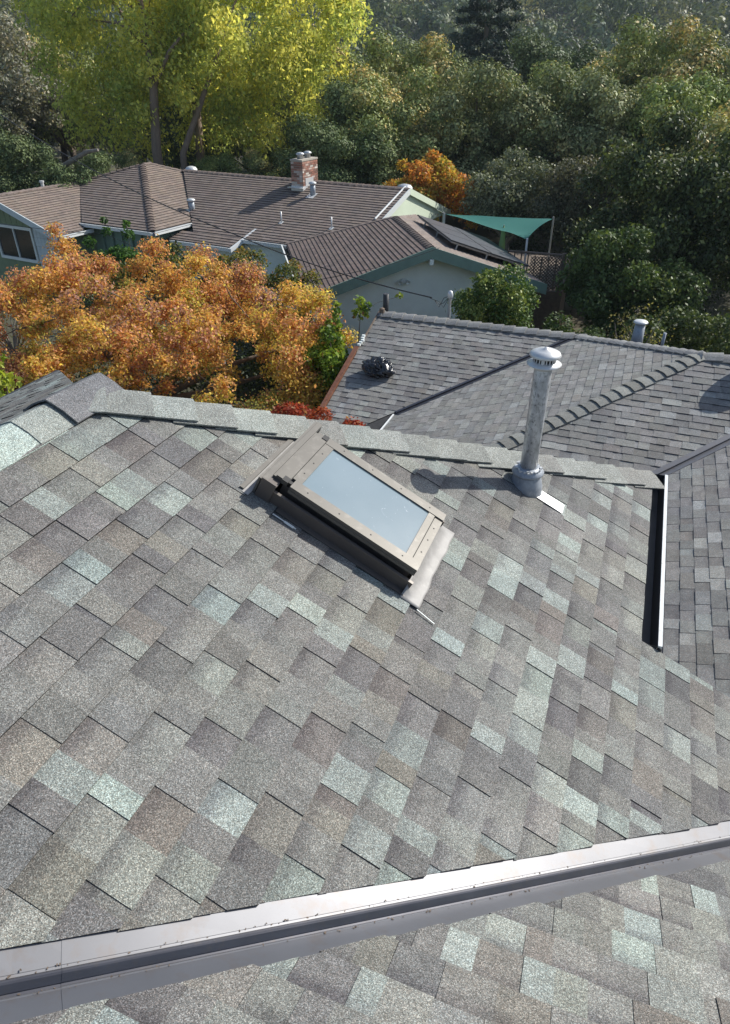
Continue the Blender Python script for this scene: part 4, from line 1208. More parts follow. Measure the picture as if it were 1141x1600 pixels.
m = MB(); m.lathe(UVp(-24.9, 27.75, zMr - .22), [(.30, -.06), (.29, .18), (.22, .27), (.1, .31), (.01, .32)], 18); m.build('dome_vent', M['galv_clean'], nb, smooth=True)
m = MB(); m.lathe(UVp(-13.5, 27.7, zMr - .22), [(.36, -.06), (.34, .14), (.26, .24), (.1, .28), (.01, .29)], 18); m.build('dome_vent', M['galv'], nb, smooth=True)
# solar panels standing off the garage's right slope
DG, SG, NG = frame(gU, t3)
for i in range(2):
    for j in range(3):
        v0 = 21.35 + j * 1.45
        a = 6.55 + i * 1.36
        def gp(u, v, h): return GP(u, v, gr - (u - 5.70) / 3) + NG * h
        m = MB(); m.slab([gp(a, v0, .25), gp(a + 1.33, v0, .25), gp(a + 1.33, v0 + 1.42, .25), gp(a, v0 + 1.42, .25)], -NG * .035)
        so = m.build('solar_panel', M['gutter_dark'], nb)
        m = MB(); m.slab([gp(a + .02, v0 + .02, .254), gp(a + 1.31, v0 + .02, .254), gp(a + 1.31, v0 + 1.40, .254), gp(a + .02, v0 + 1.40, .254)], -NG * .003); m.build('panel_glass', M['panel_glass'], so)
m = MB()
for (u, v) in ((6.8, 21.42), (7.8, 21.42), (9.1, 21.42), (6.6, 23.0), (6.6, 24.6)):
    m.beam(gp(u, v, .0), gp(u, v, .21), .04, .04, up=gU)
m.beam(gp(6.6, 21.42, .19), gp(9.2, 21.42, .19), .04, .04); m.beam(gp(6.62, 21.42, .19), gp(6.62, 25.6, .19), .04, .04)
m.build('panel_rail', M['pole'], nb)

# ------------------------------------------------------------------ yard things beyond the garage
Lc, Rc, Bc = W(3.05, 28.0, 3.52), W(6.95, 27.0, 3.50), W(5.45, 24.2, 3.37)
m = MB(); vs = []; fs_ = []
n = 22
idx = {}
def edge_in(a, b, c):      # concave edges
    pass
cen = (Lc + Rc + Bc) / 3
for i in range(n + 1):
    for j in range(n + 1 - i):
        a, b = i / n, j / n; c = 1 - a - b
        p = Lc * a + Rc * b + Bc * c
        pull = 0.26 * (a * b * (1 - 2.2 * c if c < .45 else 0) + b * c * (1 - 2.2 * a if a < .45 else 0) + a * c * (1 - 2.2 * b if b < .45 else 0))
        p = p + (cen - p) * max(0, pull) * 1.5
        p = p - UP * (0.9 * (a * b * c) * 3 + .05 * mnoise.noise(p * .8))
        idx[(i, j)] = len(vs); vs.append(p)
for i in range(n):
    for j in range(n - i):
        fs_.append((idx[(i, j)], idx[(i + 1, j)], idx[(i, j + 1)]))
        if i + j < n - 1: fs_.append((idx[(i + 1, j)], idx[(i + 1, j + 1)], idx[(i, j + 1)]))
m.add(vs, fs_)
sail = thing('shade_sail', W(5.2, 26.3, 0), 'green triangular shade sail stretched between poles behind the garage', 'shade sail')
o = m.build('cloth', M['fabric'], sail, smooth=True)
m = MB(); m.tube([Rc + UP * .08, W(7.0, 27.0, 0)], .03, 8); m.build('pole', M['pole'], sail)
m = MB(); m.tube([Bc + UP * .02, W(5.50, 24.25, 0)], .035, 8); m.build('pole', M['white_paint'], sail)
m = MB(); m.tube([Lc, UVp(MR - .3, 30.4, zMe + .3)], .01, 5); m.build('tie_rope', M['white_paint'], sail)
# deck with lattice screen
deck = thing('deck_fence', W(6.0, 23.4, 0), 'weathered wooden deck rail with a diagonal lattice screen beside the garage', 'fence')
m = MB(); a0, a1 = W(5.35, 22.9, 2.05), W(6.35, 22.9, 2.05)
sx_ = (a1 - a0).normalized(); LL = (a1 - a0).length; HH = 1.05
for k_ in range(-9, 12):
    for sg in (1, -1):
        x0 = k_ * .105; pts = []
        for (t0) in (0, 1):
            x = x0 + sg * HH * t0 if sg > 0 else x0 + HH - HH * t0
            pts.append((x, HH * t0))
        (xa, za), (xb, zb) = pts
        if xb < xa: (xa, za), (xb, zb) = (xb, zb), (xa, za)
        if xb < 0 or xa > LL: continue
        if xa < 0: za += (zb - za) * (0 - xa) / (xb - xa); xa = 0
        if xb > LL: zb = za + (zb - za) * (LL - xa) / (xb - xa); xb = LL
        m.beam(a0 + sx_ * xa + UP * za + Fv * (.01 * sg), a0 + sx_ * xb + UP * zb + Fv * (.01 * sg), .006, .03, up=UP)
m.build('lattice', M['wood'], deck)
for r_ in (6.42,):
    m = MB(); m.beam(W(r_, 22.9, 0), W(r_, 22.9, 3.2), .12, .12, up=Fv); m.build('post', M['wood'], deck)
m = MB(); m.beam(W(4.9, 24.4, 2.95), W(6.45, 23.0, 3.12), .10, .05); m.build('top_rail', M['wood'], deck)
for i in range(9):
    p = W(4.9 + 1.55 * i / 8, 24.4 - 1.4 * i / 8, 2.0); q = Vector((p.x, p.y, p.z + .95)); m = MB(); m.beam(p, q, .035, .035, up=Fv); m.build('baluster', M['wood'], deck)
m = MB(); m.slab([W(4.6, 23.2, 2.0), W(6.5, 22.8, 2.0), W(8.0, 27.5, 2.0), W(4.6, 29, 2.0)], (0, 0, -2.0)); m.build('deck_boards', M['wood'], deck)
# folded parasol, pale green
par = thing('folded_parasol', W(5.0, 26.2, 0), 'folded pale green parasol standing under the shade sail', 'parasol')
m = MB(); m.tube([W(5.0, 26.2, 0), W(5.0, 26.2, 3.45)], .02, 8); m.build('pole', M['pole'], par)
m = MB(); pr_ = [(.02, 3.42), (.07, 3.2), (.11, 2.8), (.14, 2.3), (.10, 2.25)]
m.lathe(W(5.0, 26.2, 0), pr_, 14); m.build('canopy', m_simple('parasol cloth', (.30, .38, .16), .8), par)

# ------------------------------------------------------------------ overhead cables
def cable(pts, label, sag=.25, r=.011):
    out = []
    for a, b in zip(pts[:-1], pts[1:]):
        for i in range(13):
            t = i / 12; p = a.lerp(b, t) - UP * (4 * sag * t * (1 - t) * (b - a).length / 14)
            if not out or (out[-1] - p).length > 1e-4: out.append(p)
    m = MB(); m.tube(out, r, 5); o = m.build('power_cable', M['cable'], at=pts[0]); tag(o, label, 'cable', 'overhead power cables'); return o
cable([W(-20.8, 34, 8.2), W(-12, 26, 6.88), W(-3.18, 18, 4.72), MAST + Vector((-.4, 0, -.15))], 'thick overhead cable crossing the brown roofs down to the mast on our roof', .28, .014)
cable([W(-12.6, 21.0, 4.75), W(-7.7, 21.5, 4.05), W(-2.0, 19.5, 2.5)], 'thin overhead cable crossing the left brown roof wing', .2, .008)
cable([W(-3.2, 19.4, 3.05), W(-.2, 19.2, 3.55), W(2.1, 20.2, 3.95)], 'thin cable strung along the near gable of the garage', .3, .008)

# =================================================================== VEGETATION
def leaves(cent, rad, n, size, cols, seed, squash=0.8, shell=0.55, droop=0.0, up_bias=0.35, csd=0.12, zc=False, asp=0.55, form=0.0):
    """n leaves spread over clump centres (k,3) with radii (k,) -> quads with tint. cols: list of (rgb, weight)"""
    g = np.random.default_rng(seed)
    k = len(cent)
    w = rad ** 2; w = w / w.sum()
    ci = g.choice(k, n, p=w)
    d = g.normal(size=(n, 3)); d[:, 2] += up_bias; d /= np.linalg.norm(d, axis=1)[:, None]
    rr = shell + (1 - shell) * g.random(n); rr = rr * (0.85 + .3 * g.random(n))
    off = d * (rad[ci] * rr)[:, None]; off[:, 2] *= squash
    p = cent[ci] + off
    if droop: p[:, 2] -= droop * g.random(n) * rad[ci]
    nrm = d * (.7 + form) + g.normal(size=(n, 3)) * (.8 - .3 * form); nrm[:, 2] += .35; nrm /= np.linalg.norm(nrm, axis=1)[:, None]
    t = g.normal(size=(n, 3)); 
    if droop: t[:, 2] -= 2.2 * droop
    t -= nrm * (t * nrm).sum(1)[:, None]; t /= np.linalg.norm(t, axis=1)[:, None]
    b = np.cross(nrm, t)
    s = size * (0.6 + .8 * g.random(n))
    t = t * s[:, None]; b = b * (s * asp)[:, None]
    V = np.stack([p - t, p - b * 1.0 + nrm * (s * .12)[:, None], p + t, p + b + nrm * (s * .12)[:, None]], 1).reshape(-1, 3)
    C = np.array([c for c, _ in cols]); ww = np.array([x for _, x in cols], float); ww /= ww.sum()
    pk = g.choice(len(cols), k, p=ww)
    if zc:                                                 # redder towards the top and the left, yellow lower down
        q = .23 + .6 * (cent[:, 2] - cent[:, 2].min()) / (np.ptp(cent[:, 2]) + 1e-6) + .25 * np.sin(cent[:, 0] * 1.3 + 1) * np.cos(cent[:, 1] * 1.7) + g.normal(size=k) * .17
        pk = np.clip((q * len(cols)).astype(int), 0, len(cols) - 1)
    base = C[pk]                 # every clump has its own colour, leaves vary around it
    mix = (g.random(n) < .45)
    c = base[ci].copy(); c[mix] = C[g.choice(len(cols), int(mix.sum()), p=ww)]
    c = c * np.exp(g.normal(size=(n, 1)) * csd)
    T = np.concatenate([c, np.ones((n, 1))], 1)
    return V, np.repeat(T, 4, axis=0)

def clumps(c, rad, n, cr, seed, bottom=-0.6, power=0.5):
    """clump centres in an ellipsoid"""
    g = np.random.default_rng(seed)
    d = g.normal(size=(n * 3, 3)); d /= np.linalg.norm(d, axis=1)[:, None]
    r = g.random(n * 3) ** power
    p = d * r[:, None]
    p = p[p[:, 2] > bottom][:n]
    ctr = np.array(c) + p * np.array(rad)
    rr = cr * (0.65 + .7 * g.random(len(ctr)))
    return ctr, rr

def to_world(loc):       # (r,f,z) rows -> building coordinates
    R_ = np.array(Rv); F_ = np.array(Fv)
    out = loc[:, :1] * R_ + loc[:, 1:2] * F_
    out[:, 2] = loc[:, 2] - ZC
    return out

def limb_mesh(base, cents, r0, seed, fork=0.35, lean=(0, 0), n_main=5, every=1, seg=6):
    """trunk and limbs reaching to the clumps"""
    g = random.Random(seed)
    m = MB()
    base = Vector(base); cm = Vector(np.mean(cents, axis=0))
    top = Vector((base.x * .35 + cm.x * .65, base.y * .35 + cm.y * .65, base.z + (cm.z - base.z) * fork * 1.6))
    fk = base.lerp(top, .8) + Vector((g.uniform(-.1, .1), g.uniform(-.1, .1), 0))
    mid = base.lerp(fk, .5) + Vector((g.uniform(-.12, .12), g.uniform(-.12, .12), 0))
    m.tube([base - UP * .3, base, mid, fk], [r0 * 1.35, r0 * 1.15, r0 * .9, r0 * .8], 10)
    cs = [Vector(c) for c in cents]
    g.shuffle(cs)
    mains = cs[:n_main]
    joints = []
    for c in mains:
        a = fk; q = a.lerp(c, .5) + Vector((g.uniform(-.3, .3), g.uniform(-.3, .3), g.uniform(-.1, .35))) * (c - a).length * .2
        m.tube([a, a.lerp(q, .5) + UP * .05, q, c], [r0 * .62, r0 * .48, r0 * .34, r0 * .14], 7, cap=False)
        joints += [(q, r0 * .3), (c, r0 * .14), (q.lerp(c, .5), r0 * .2)]
    for c in cs[n_main::every]:
        j, jr = min(joints, key=lambda x: (x[0] - c).length)
        q = j.lerp(c, .5) + Vector((g.uniform(-.2, .2), g.uniform(-.2, .2), g.uniform(0, .25))) * (c - j).length * .3
        m.tube([j, q, c], [jr * .7, jr * .45, max(jr * .15, .006)], 5, cap=False)
        joints += [(q, jr * .55), (c, max(jr * .35, .008))]
    return m

def tree(name, base, c, rad, ncl, cr, nleaf, lsize, cols, label, seed, leafmat='leaf', bark='bark', r0=.16, group=None, cat='tree', extra=None,
         droop=0, up_bias=.35, squash=.8, shell=.55, csd=.14, power=.5, bottom=-.6, fork=.35, every=1, n_main=5, asp=.55, trunkname='trunk', zc=False):
    ct, rr = clumps(c, rad, ncl, cr, seed, bottom, power)
    if extra is not None:
        e = np.array(extra, float); ct = np.vstack([ct, e[:, :3]]); rr = np.concatenate([rr, e[:, 3]])
    wc = to_world(ct)
    b = W(*base)
    t = thing(name, b, label, cat, group)
    limb_mesh(b, wc, r0, seed, fork, every=every, n_main=n_main).build(trunkname, M[bark], t, smooth=True)
    V, T = leaves(wc, rr, nleaf, lsize, cols, seed, droop=droop, up_bias=up_bias, squash=squash, shell=shell, csd=csd, asp=asp, zc=zc)
    quads_obj('crown', V, T, M[leafmat], t)
    return t

ORANGE = [((0.36, 0.37, 0.10), 2), ((0.64, 0.55, 0.13), 6), ((0.66, 0.47, 0.11), 7), ((0.66, 0.39, 0.12), 7), ((0.62, 0.31, 0.13), 6), ((0.56, 0.28, 0.17), 4), ((0.48, 0.27, 0.20), 3)]
YELLOWG = [((0.54, 0.58, 0.17), 6), ((0.66, 0.66, 0.18), 5), ((0.40, 0.48, 0.14), 5), ((0.74, 0.70, 0.18), 4)]
OAK = [((0.154, 0.182, 0.068), 7), ((0.218, 0.233, 0.095), 5), ((0.108, 0.133, 0.057), 5), ((0.308, 0.277, 0.124), 2), ((0.410, 0.310, 0.136), 1)]
OLIVE = [((0.195, 0.217, 0.128), 6), ((0.255, 0.270, 0.180), 4), ((0.135, 0.158, 0.090), 4)]
SHRUB = [((0.05, 0.10, 0.025), 5), ((0.09, 0.16, 0.035), 5), ((0.16, 0.23, 0.05), 3)]

# the big orange tree between the houses
tree('orange_tree', (-5.2, 14.8, 0), (-5.15, 15.0, 3.05), (4.75, 3.2, 1.65), 235, .34, 150000, .035, ORANGE,
     'large orange and gold autumn tree filling the gap between the grey and brown roofs', 101, 'leaf_autumn', 'bark', .20, extra=[
     (-7.3, 17.3, 4.55, .42), (-7.45, 17.4, 4.95, .26), (-7.0, 17.2, 4.15, .5), (-6.4, 17.1, 4.15, .45), (-6.2, 17.0, 4.2, .3), (-7.9, 17, 3.7, .6), (-3.5, 16.2, 3.75, .6),
     (-2.2, 15.6, 3.2, .7), (-1.5, 14.5, 3.0, .6), (-1.2, 13.4, 2.5, .7), (-1.0, 14.0, 2.2, .6), (-4.0, 17.4, 4.3, .45), (-5.2, 17.6, 4.45, .45), (-2.9, 17, 4.0, .5), (-9.2, 14.6, 3.3, .8), (-9.4, 16.2, 3.0, .8), (-4.6, 16.6, 4.0, .5), (-2.2, 12.6, 2.2, .7), (-3.2, 12.2, 2.3, .7)],
     csd=.24, power=.40, shell=.05, squash=.8, n_main=7, bottom=-.5, zc=True, every=1)
tree('smoke_bush', (-8.2, 12.6, 0), (-7.6, 12.4, 2.55), (1.9, 1.0, .95), 22, .45, 15000, .04,
     [((0.30, 0.16, 0.11), 5), ((0.38, 0.20, 0.10), 4), ((0.42, 0.30, 0.08), 2), ((0.2, 0.12, 0.09), 3)],
     'pinkish brown half bare shrub behind the left end of the grey ridge', 102, 'leaf_autumn', 'bark_grey', .08, cat='shrub', n_main=6)
tree('persimmon_tree', (-4.5, 8.0, 0), (-4.50, 7.9, 5.0), (.26, .30, .36), 9, .16, 260, .05,
     [((0.30, 0.36, 0.05), 5), ((0.20, 0.28, 0.04), 4), ((0.42, 0.44, 0.10), 2)],
     'small tree top with large yellow green leaves at the left picture edge above the roof', 103, 'leaf', 'bark', .05, n_main=4, asp=.5)
tree('red_bush', (-1.0, 10.2, 0), (-1.05, 10.15, 3.12), (.92, .42, .50), 24, .24, 8000, .035,
     [((0.32, 0.06, 0.035), 6), ((0.40, 0.11, 0.05), 4), ((0.20, 0.045, 0.03), 3), ((0.45, 0.25, 0.12), 2)],
     'dark red bush peeping over the hip beside the lower grey roof', 104, 'leaf_autumn', 'bark', .04, cat='shrub', n_main=4)
tree('laurel_shrub', (-.75, 13.9, 0), (-.72, 13.9, 2.6), (.52, .6, 1.15), 26, .28, 6500, .05,
     [((0.20, 0.30, 0.04), 5), ((0.30, 0.38, 0.05), 4), ((0.09, 0.16, 0.03), 5), ((0.35, 0.20, 0.08), 1)],
     'bright green upright shrub against the left rake of the lower grey roof', 105, 'leaf', 'bark', .05, cat='shrub',
     extra=[(-.62, 14.2, 3.95, .12), (-.58, 14.2, 4.12, .09), (-.1, 14.75, 4.02, .14), (.02, 14.8, 3.9, .15), (.75, 15.2, 4.0, .10), (-.66, 14.2, 3.7, .2), (-.1, 14.8, 3.75, .2)], n_main=5)
tree('round_shrub', (3.35, 18.3, 0), (3.35, 18.3, 2.45), (1.10, 1.0, 1.30), 40, .42, 17000, .045,
     [((0.08, 0.14, 0.035), 7), ((0.14, 0.20, 0.05), 4), ((0.28, 0.33, 0.09), 3)],
     'round glossy green shrub in front of the garage gable wall', 106, 'leaf_dark', 'bark', .08, cat='shrub')
tree('dark_shrub', (5.2, 17.9, 0), (5.2, 17.9, 1.75), (1.5, .9, .8), 30, .42, 13000, .05, [((0.06, 0.095, 0.03), 6), ((0.09, 0.14, 0.04), 4), ((0.16, 0.2, 0.06), 1)],
     'low dark green shrub right of the round shrub, below the lattice screen', 107, 'leaf_dark', 'bark', .06, cat='shrub')
tree('vine_shrub', (-7.0, 20.3, 0), (-7.1, 20.6, 3.0), (1.1, .5, 1.0), 26, .3, 8000, .05, [((0.05, 0.12, 0.03), 5), ((0.09, 0.18, 0.04), 4)],
     'green shrub with tall shoots rising past the gutter of the brown middle roof', 108, 'leaf', 'bark', .04, cat='shrub',
     extra=[(-7.35, 20.6, 4.6, .12), (-7.35, 20.6, 4.3, .16), (-6.75, 20.6, 4.5, .14), (-6.75, 20.6, 4.2, .2), (-7.9, 20.6, 4.0, .2)], n_main=5)
tree('mixed_shrub', (-4.0, 18.9, 0), (-4.1, 19.3, 3.0), (3.2, .8, 1.1), 62, .36, 24000, .045,
     [((0.10, 0.13, 0.04), 5), ((0.20, 0.20, 0.06), 4), ((0.30, 0.22, 0.06), 3), ((0.28, 0.13, 0.06), 2), ((0.05, 0.08, 0.03), 3)],
     'olive and yellow mixed shrub below the eaves of the brown roof', 109, 'leaf', 'bark_grey', .06, cat='shrub', n_main=8)
tree('dark_yew', (-1.5, 18.3, 0), (-1.95, 18.4, 1.55), (1.0, .8, 1.0), 26, .4, 9000, .045, [((0.03, 0.05, 0.018), 6), ((0.05, 0.08, 0.02), 3)],
     'very dark shrub at the left corner of the garage', 110, 'leaf_dark', 'bark', .06, cat='shrub')
tree('fern_shrub', (-1.1, 17.2, 0), (-1.1, 17.0, 1.9), (.7, .8, 1.0), 18, .36, 6000, .045, [((0.06, 0.12, 0.03), 6), ((0.10, 0.18, 0.05), 3), ((0.03, 0.06, 0.02), 3)],
     'feathery green shrub between the orange tree and the garage wall', 111, 'leaf', 'bark', .05, cat='shrub')
tree('bare_shrub', (-9.9, 18.6, 0), (-10.0, 18.8, 2.7), (1.6, .8, .9), 70, .3, 1500, .03, [((0.2, 0.19, 0.17), 6), ((0.12, 0.12, 0.09), 3)],
     'leafless grey shrub below the window of the brown roofed house', 112, 'leaf', 'bark_grey', .06, cat='shrub', n_main=14)

# tall yellow-green tree behind the brown roof
tree('yellow_green_tree', (-10.4, 47, -.3), (-9.5, 46.5, 11.0), (9.4, 5.6, 6.9), 210, 1.3, 95000, .115, YELLOWG,
     'tall yellow green weeping tree rising behind the brown hip roof', 120, 'leaf_thin', 'bark_red', .30,
     extra=[(-10.9, 41.2, 8.2, .9), (-9.4, 41.2, 7.0, .8), (-11.6, 41.2, 6.4, .7), (-12.8, 42, 7.6, 1.0), (-8.2, 42, 8.4, 1.0), (-1.2, 44.5, 10.4, 1.4), (-1.2, 45, 8.0, 1.2), (-3.1, 44.5, 6.2, 1.3), (-4.8, 44, 5.4, 1.3), (-16, 45, 5.6, 1.5), (-7.2, 44, 6.0, 1.3), (-14, 44.5, 5.2, 1.3), (-12.8, 44, 6.4, 1.2), (-15.5, 44, 7.5, 1.4), (-8.6, 46, 5.0, 1.3), (-10.6, 47, 5.0, 1.4), (-12.6, 46, 4.6, 1.3), (-6.4, 44.5, 4.8, 1.2), (-17.5, 45, 8.6, 1.4), (-17.8, 46, 11, 1.5)],
     droop=.7, power=.45, csd=.16, n_main=9, shell=.25, fork=.5, bottom=-.75)
m = MB()
m.tube([W(-10.3, 42.2, -.3), W(-9.95, 42.0, 4.2), W(-8.9, 42.2, 6.2), W(-7.9, 43.5, 8.5), W(-6.6, 45, 11.5)], [.20, .18, .15, .10, .05], 10)
m.tube([W(-11.35, 42.0, -.3), W(-11.3, 41.7, 4.4), W(-10.95, 41.6, 7.2), W(-11.2, 42.6, 9.6), W(-11.8, 45, 13)], [.28, .26, .21, .13, .05], 10)
m.tube([W(-10.95, 41.6, 7.2), W(-10.0, 42, 8.8), W(-8.8, 43, 10.1)], [.14, .09, .03], 8)
m.tube([W(-11.1, 42.2, 9), W(-12.4, 42.4, 10.0), W(-14.4, 44, 10.2)], [.11, .07, .03], 8)
tt = bpy.data.objects.get('yellow_green_tree')
m.build('trunk', M['bark_red'], tt, smooth=True)

tree('small_orange_tree', (3.0, 34, -.2), (2.95, 34, 3.3), (1.75, 1.5, 1.35), 34, .55, 16000, .075,
     [((0.55, 0.24, 0.06), 6), ((0.55, 0.33, 0.06), 4), ((0.48, 0.36, 0.06), 3), ((0.40, 0.40, 0.08), 2)],
     'small bright orange tree behind the pale gable end', 121, 'leaf_autumn', 'bark', .12, extra=[(3.0, 34, 4.9, .3), (1.7, 34, 4.5, .3), (4.5, 33.6, 2.6, .5), (4.9, 33.5, 2.2, .4)])
tree('grey_green_tree', (6.6, 33, -.2), (6.5, 33.0, 3.1), (2.1, 2.0, 1.9), 44, .65, 22000, .065, OLIVE,
     'grey green tree behind the shade sail, left of its pair', 122, 'leaf_dark', 'bark_grey', .16)
tree('grey_green_tree', (9.6, 32, -.2), (9.4, 32.0, 2.9), (2.1, 2.0, 1.9), 44, .65, 22000, .065, [((0.14, 0.14, 0.085), 6), ((0.19, 0.17, 0.11), 4), ((0.09, 0.10, 0.06), 4)],
     'brownish grey green tree right of the shade sail pole', 123, 'leaf_dark', 'bark_grey', .16)
tree('willow_oak', (11.5, 24.5, 0), (11.2, 24.5, 4.1), (3.9, 3.2, 3.1), 90, .75, 62000, .07, [((0.085, 0.11, 0.045), 7), ((0.12, 0.15, 0.055), 5), ((0.055, 0.075, 0.03), 5), ((0.24, 0.24, 0.09), 1)],
     'big drooping dark green tree at the right picture edge', 124, 'leaf_dark', 'bark', .30, droop=.5, power=.42, csd=.28, shell=.3)
tree('dark_oak', (7.9, 21.5, 0), (7.9, 21.2, 2.5), (1.9, 1.6, 1.9), 44, .6, 24000, .06, [((0.08, 0.12, 0.04), 7), ((0.12, 0.17, 0.05), 4), ((0.22, 0.26, 0.08), 1)],
     'dark oak right of the deck post, behind the lower grey ridge', 125, 'leaf_dark', 'bark', .14)
tree('dark_oak', (9.8, 18.2, 0), (9.2, 18.0, 1.6), (2.4, 1.5, 1.2), 44, .5, 20000, .055, [((0.07, 0.10, 0.035), 7), ((0.10, 0.14, 0.045), 4), ((0.2, 0.24, 0.08), 1)],
     'dark low oak just behind the ridge at the right edge', 126, 'leaf_dark', 'bark', .14)
tree('bare_shrub', (6.35, 15.6, 0), (6.35, 15.8, 2.8), (.9, .6, 1.0), 34, .2, 500, .03, [((0.2, 0.19, 0.1), 3), ((0.3, 0.28, 0.1), 2)],
     'bare twiggy shrub behind the short pipe on the ridge', 127, 'leaf', 'bark_grey', .04, cat='shrub', n_main=12)
tree('grey_tree', (-27.0, 58, -.2), (-26.8, 58, 6.6), (4.6, 4.2, 4.2), 70, 1.15, 32000, .12, [((0.27, 0.265, 0.21), 6), ((0.20, 0.215, 0.14), 4), ((0.34, 0.29, 0.18), 2)],
     'grey brown tree at the left picture edge behind the brown roof', 128, 'leaf_dark', 'bark_grey', .25, csd=.25)
m = MB(); m.tube([W(-18, 37, 3.4), W(-14.5, 35.5, 4.1), W(-12.6, 34.8, 4.95), W(-12.0, 34.6, 5.05)], [.16, .13, .09, .06], 9)
tag(m.build('fallen_limb', M['bark_grey'], at=W(-18, 37, 3.4)), 'pale broken limb hanging in the dark trees above the left brown roof', 'branch')

# ---- background wood: individual trees from a few kinds, copied
def proto(name, kind, seed, cols, R_, H_, nleaf, ls, cr=.98, ncl=52, mat='leaf_wood'):
    g = np.random.default_rng(seed)
    ct, rr = clumps((0, 0, H_ * .62), (R_, R_, H_ * .36), ncl, cr, seed, -.8, .36)
    root = bpy.data.objects.new(name, None); ORG[name + str(seed)] = Vector((0, 0, 0))
    ct2 = ct.copy(); ct2[:, 2] -= ZC
    V, T = leaves(ct2, rr, nleaf, ls, cols, seed, shell=.35, csd=.25, squash=.8, form=.6)
    crown = quads_obj('crown', V, T, M[mat], at=(0, 0, -ZC))
    trunk = limb_mesh((0, 0, -ZC), ct2, .26, seed, .35, n_main=4, every=4).build('trunk', M['bark'], at=(0, 0, -ZC), smooth=True)
    COL.objects.unlink(crown); COL.objects.unlink(trunk)
    return crown, trunk
P_oak1 = proto('oak', 0, 201, OAK, 3.6, 9.5, 32000, .092)
P_oak2 = proto('oak', 0, 202, [((0.15, 0.165, 0.08), 6), ((0.20, 0.21, 0.11), 4), ((0.10, 0.12, 0.055), 4), ((0.27, 0.24, 0.12), 2)], 3.4, 9.0, 32000, .092)
P_oak3 = proto('oak', 0, 203, [((0.08, 0.105, 0.048), 6), ((0.11, 0.135, 0.06), 4), ((0.055, 0.08, 0.035), 3)], 3.9, 8.5, 32000, .092)
P_oak4 = proto('oak', 0, 204, [((0.15, 0.185, 0.06), 6), ((0.21, 0.235, 0.08), 4), ((0.10, 0.13, 0.05), 4)], 3.0, 9.0, 26000, .092)
used = {}
def plant(P, name, r_, f_, s, label, group=None, rot=0.0, hs=1.0):
    b = W(r_, f_, ground_h(r_, f_))
    t = thing(name, b, label, 'tree', group)
    for c in P:
        d = c.copy(); COL.objects.link(d); d.parent = t; d.location = (0, 0, 0)
        d.name = c.name.split('.')[0]
    t.scale = (s, s, s * hs); t.rotation_euler = (0, 0, rot)
    return t
KIND = {0: ('oak_tree', 'mid green oak in the wood behind the houses'), 1: ('oak_tree', 'grey olive oak in the wood behind the houses'),
        2: ('oak_tree', 'very dark oak in the wood behind the houses'), 3: ('leafy_tree', 'fresh green tree in the wood behind the houses')}
PR = [P_oak1, P_oak2, P_oak3, P_oak4]
g2 = random.Random(5)
for (f_, step, s0) in ((40, 4.6, .78), (46, 5.0, .95), (53, 5.4, 1.05), (61, 6.0, 1.12), (71, 6.8, 1.2), (83, 7.8, 1.3), (98, 9, 1.45)):
    half_l = f_ * .62 + 4; r_ = -half_l + g2.uniform(0, 2)
    while r_ < half_l + 6:
        kk = g2.choices([0, 1, 2, 3], [4, 4, 4, 1])[0]
        rr_, ff_ = r_ + g2.uniform(-1.2, 1.2), f_ + g2.uniform(-2, 2)
        r_ += step * g2.uniform(.8, 1.2)
        if f_ < 42 and (-16 < rr_ < -1 or rr_ > 14): continue
        if f_ < 58 and -18 < rr_ < -2.5: continue
        if abs(rr_ / ff_ + .46) < .06 and f_ < 56: continue
        if abs(rr_ / ff_ - .143) < .07 and f_ > 44: s0_ = s0 * .74
        else: s0_ = s0
        plant(PR[kk], KIND[kk][0], rr_, ff_, s0_ * g2.uniform(.85, 1.12), KIND[kk][1], 'trees of the wood behind the houses, kind %s' % ('abcd'[kk]) if False else KIND[kk][1].replace(' in the wood', 's in the wood').replace('oaks', 'oaks'), g2.uniform(0, 6.28), g2.uniform(.9, 1.1))
# nearer ones that can be told apart
plant(P_oak3, 'oak_tree', -1.2, 36.5, .70, 'dark oak right behind the brick chimney', rot=1.0)
plant(P_oak1, 'oak_tree', 1.0, 39.5, .86, 'mid green oak left of the small orange tree', rot=2.0)
plant(P_oak2, 'oak_tree', 5.6, 40.5, .92, 'tall grey olive oak above the small orange tree', rot=3.0)
plant(P_oak2, 'oak_tree', 10.5, 39.0, .90, 'broad grey olive oak above the shade sail', rot=0.4)
plant(P_oak4, 'leafy_tree', 15.0, 36.5, .90, 'fresh green tree above the right end of the wood', rot=1.4)
plant(P_oak1, 'oak_tree', 13.2, 31.0, .74, 'mid green oak behind the drooping tree at the right', rot=5.0)
plant(P_oak3, 'oak_tree', 18.5, 32.0, .85, 'dark oak at the right picture edge', rot=5.5)
plant(P_oak3, 'oak_tree', -16.5, 35.5, .66, 'dark oak behind the left wing of the brown roof', rot=2.5)
plant(P_oak3, 'oak_tree', -13.0, 35.0, .56, 'dark low oak left of the yellow green tree trunk', rot=4.5)
plant(P_oak1, 'oak_tree', -7.4, 50.5, .8, 'mid green oak seen between the two trunks of the yellow green tree', rot=4.5)
plant(P_oak3, 'oak_tree', -3.0, 44.5, .66, 'dark oak under the right side of the yellow green tree', rot=.5)
plant(P_oak3, 'oak_tree', -11.5, 52, .8, 'dark oak behind the trunks of the yellow green tree', rot=1.5)

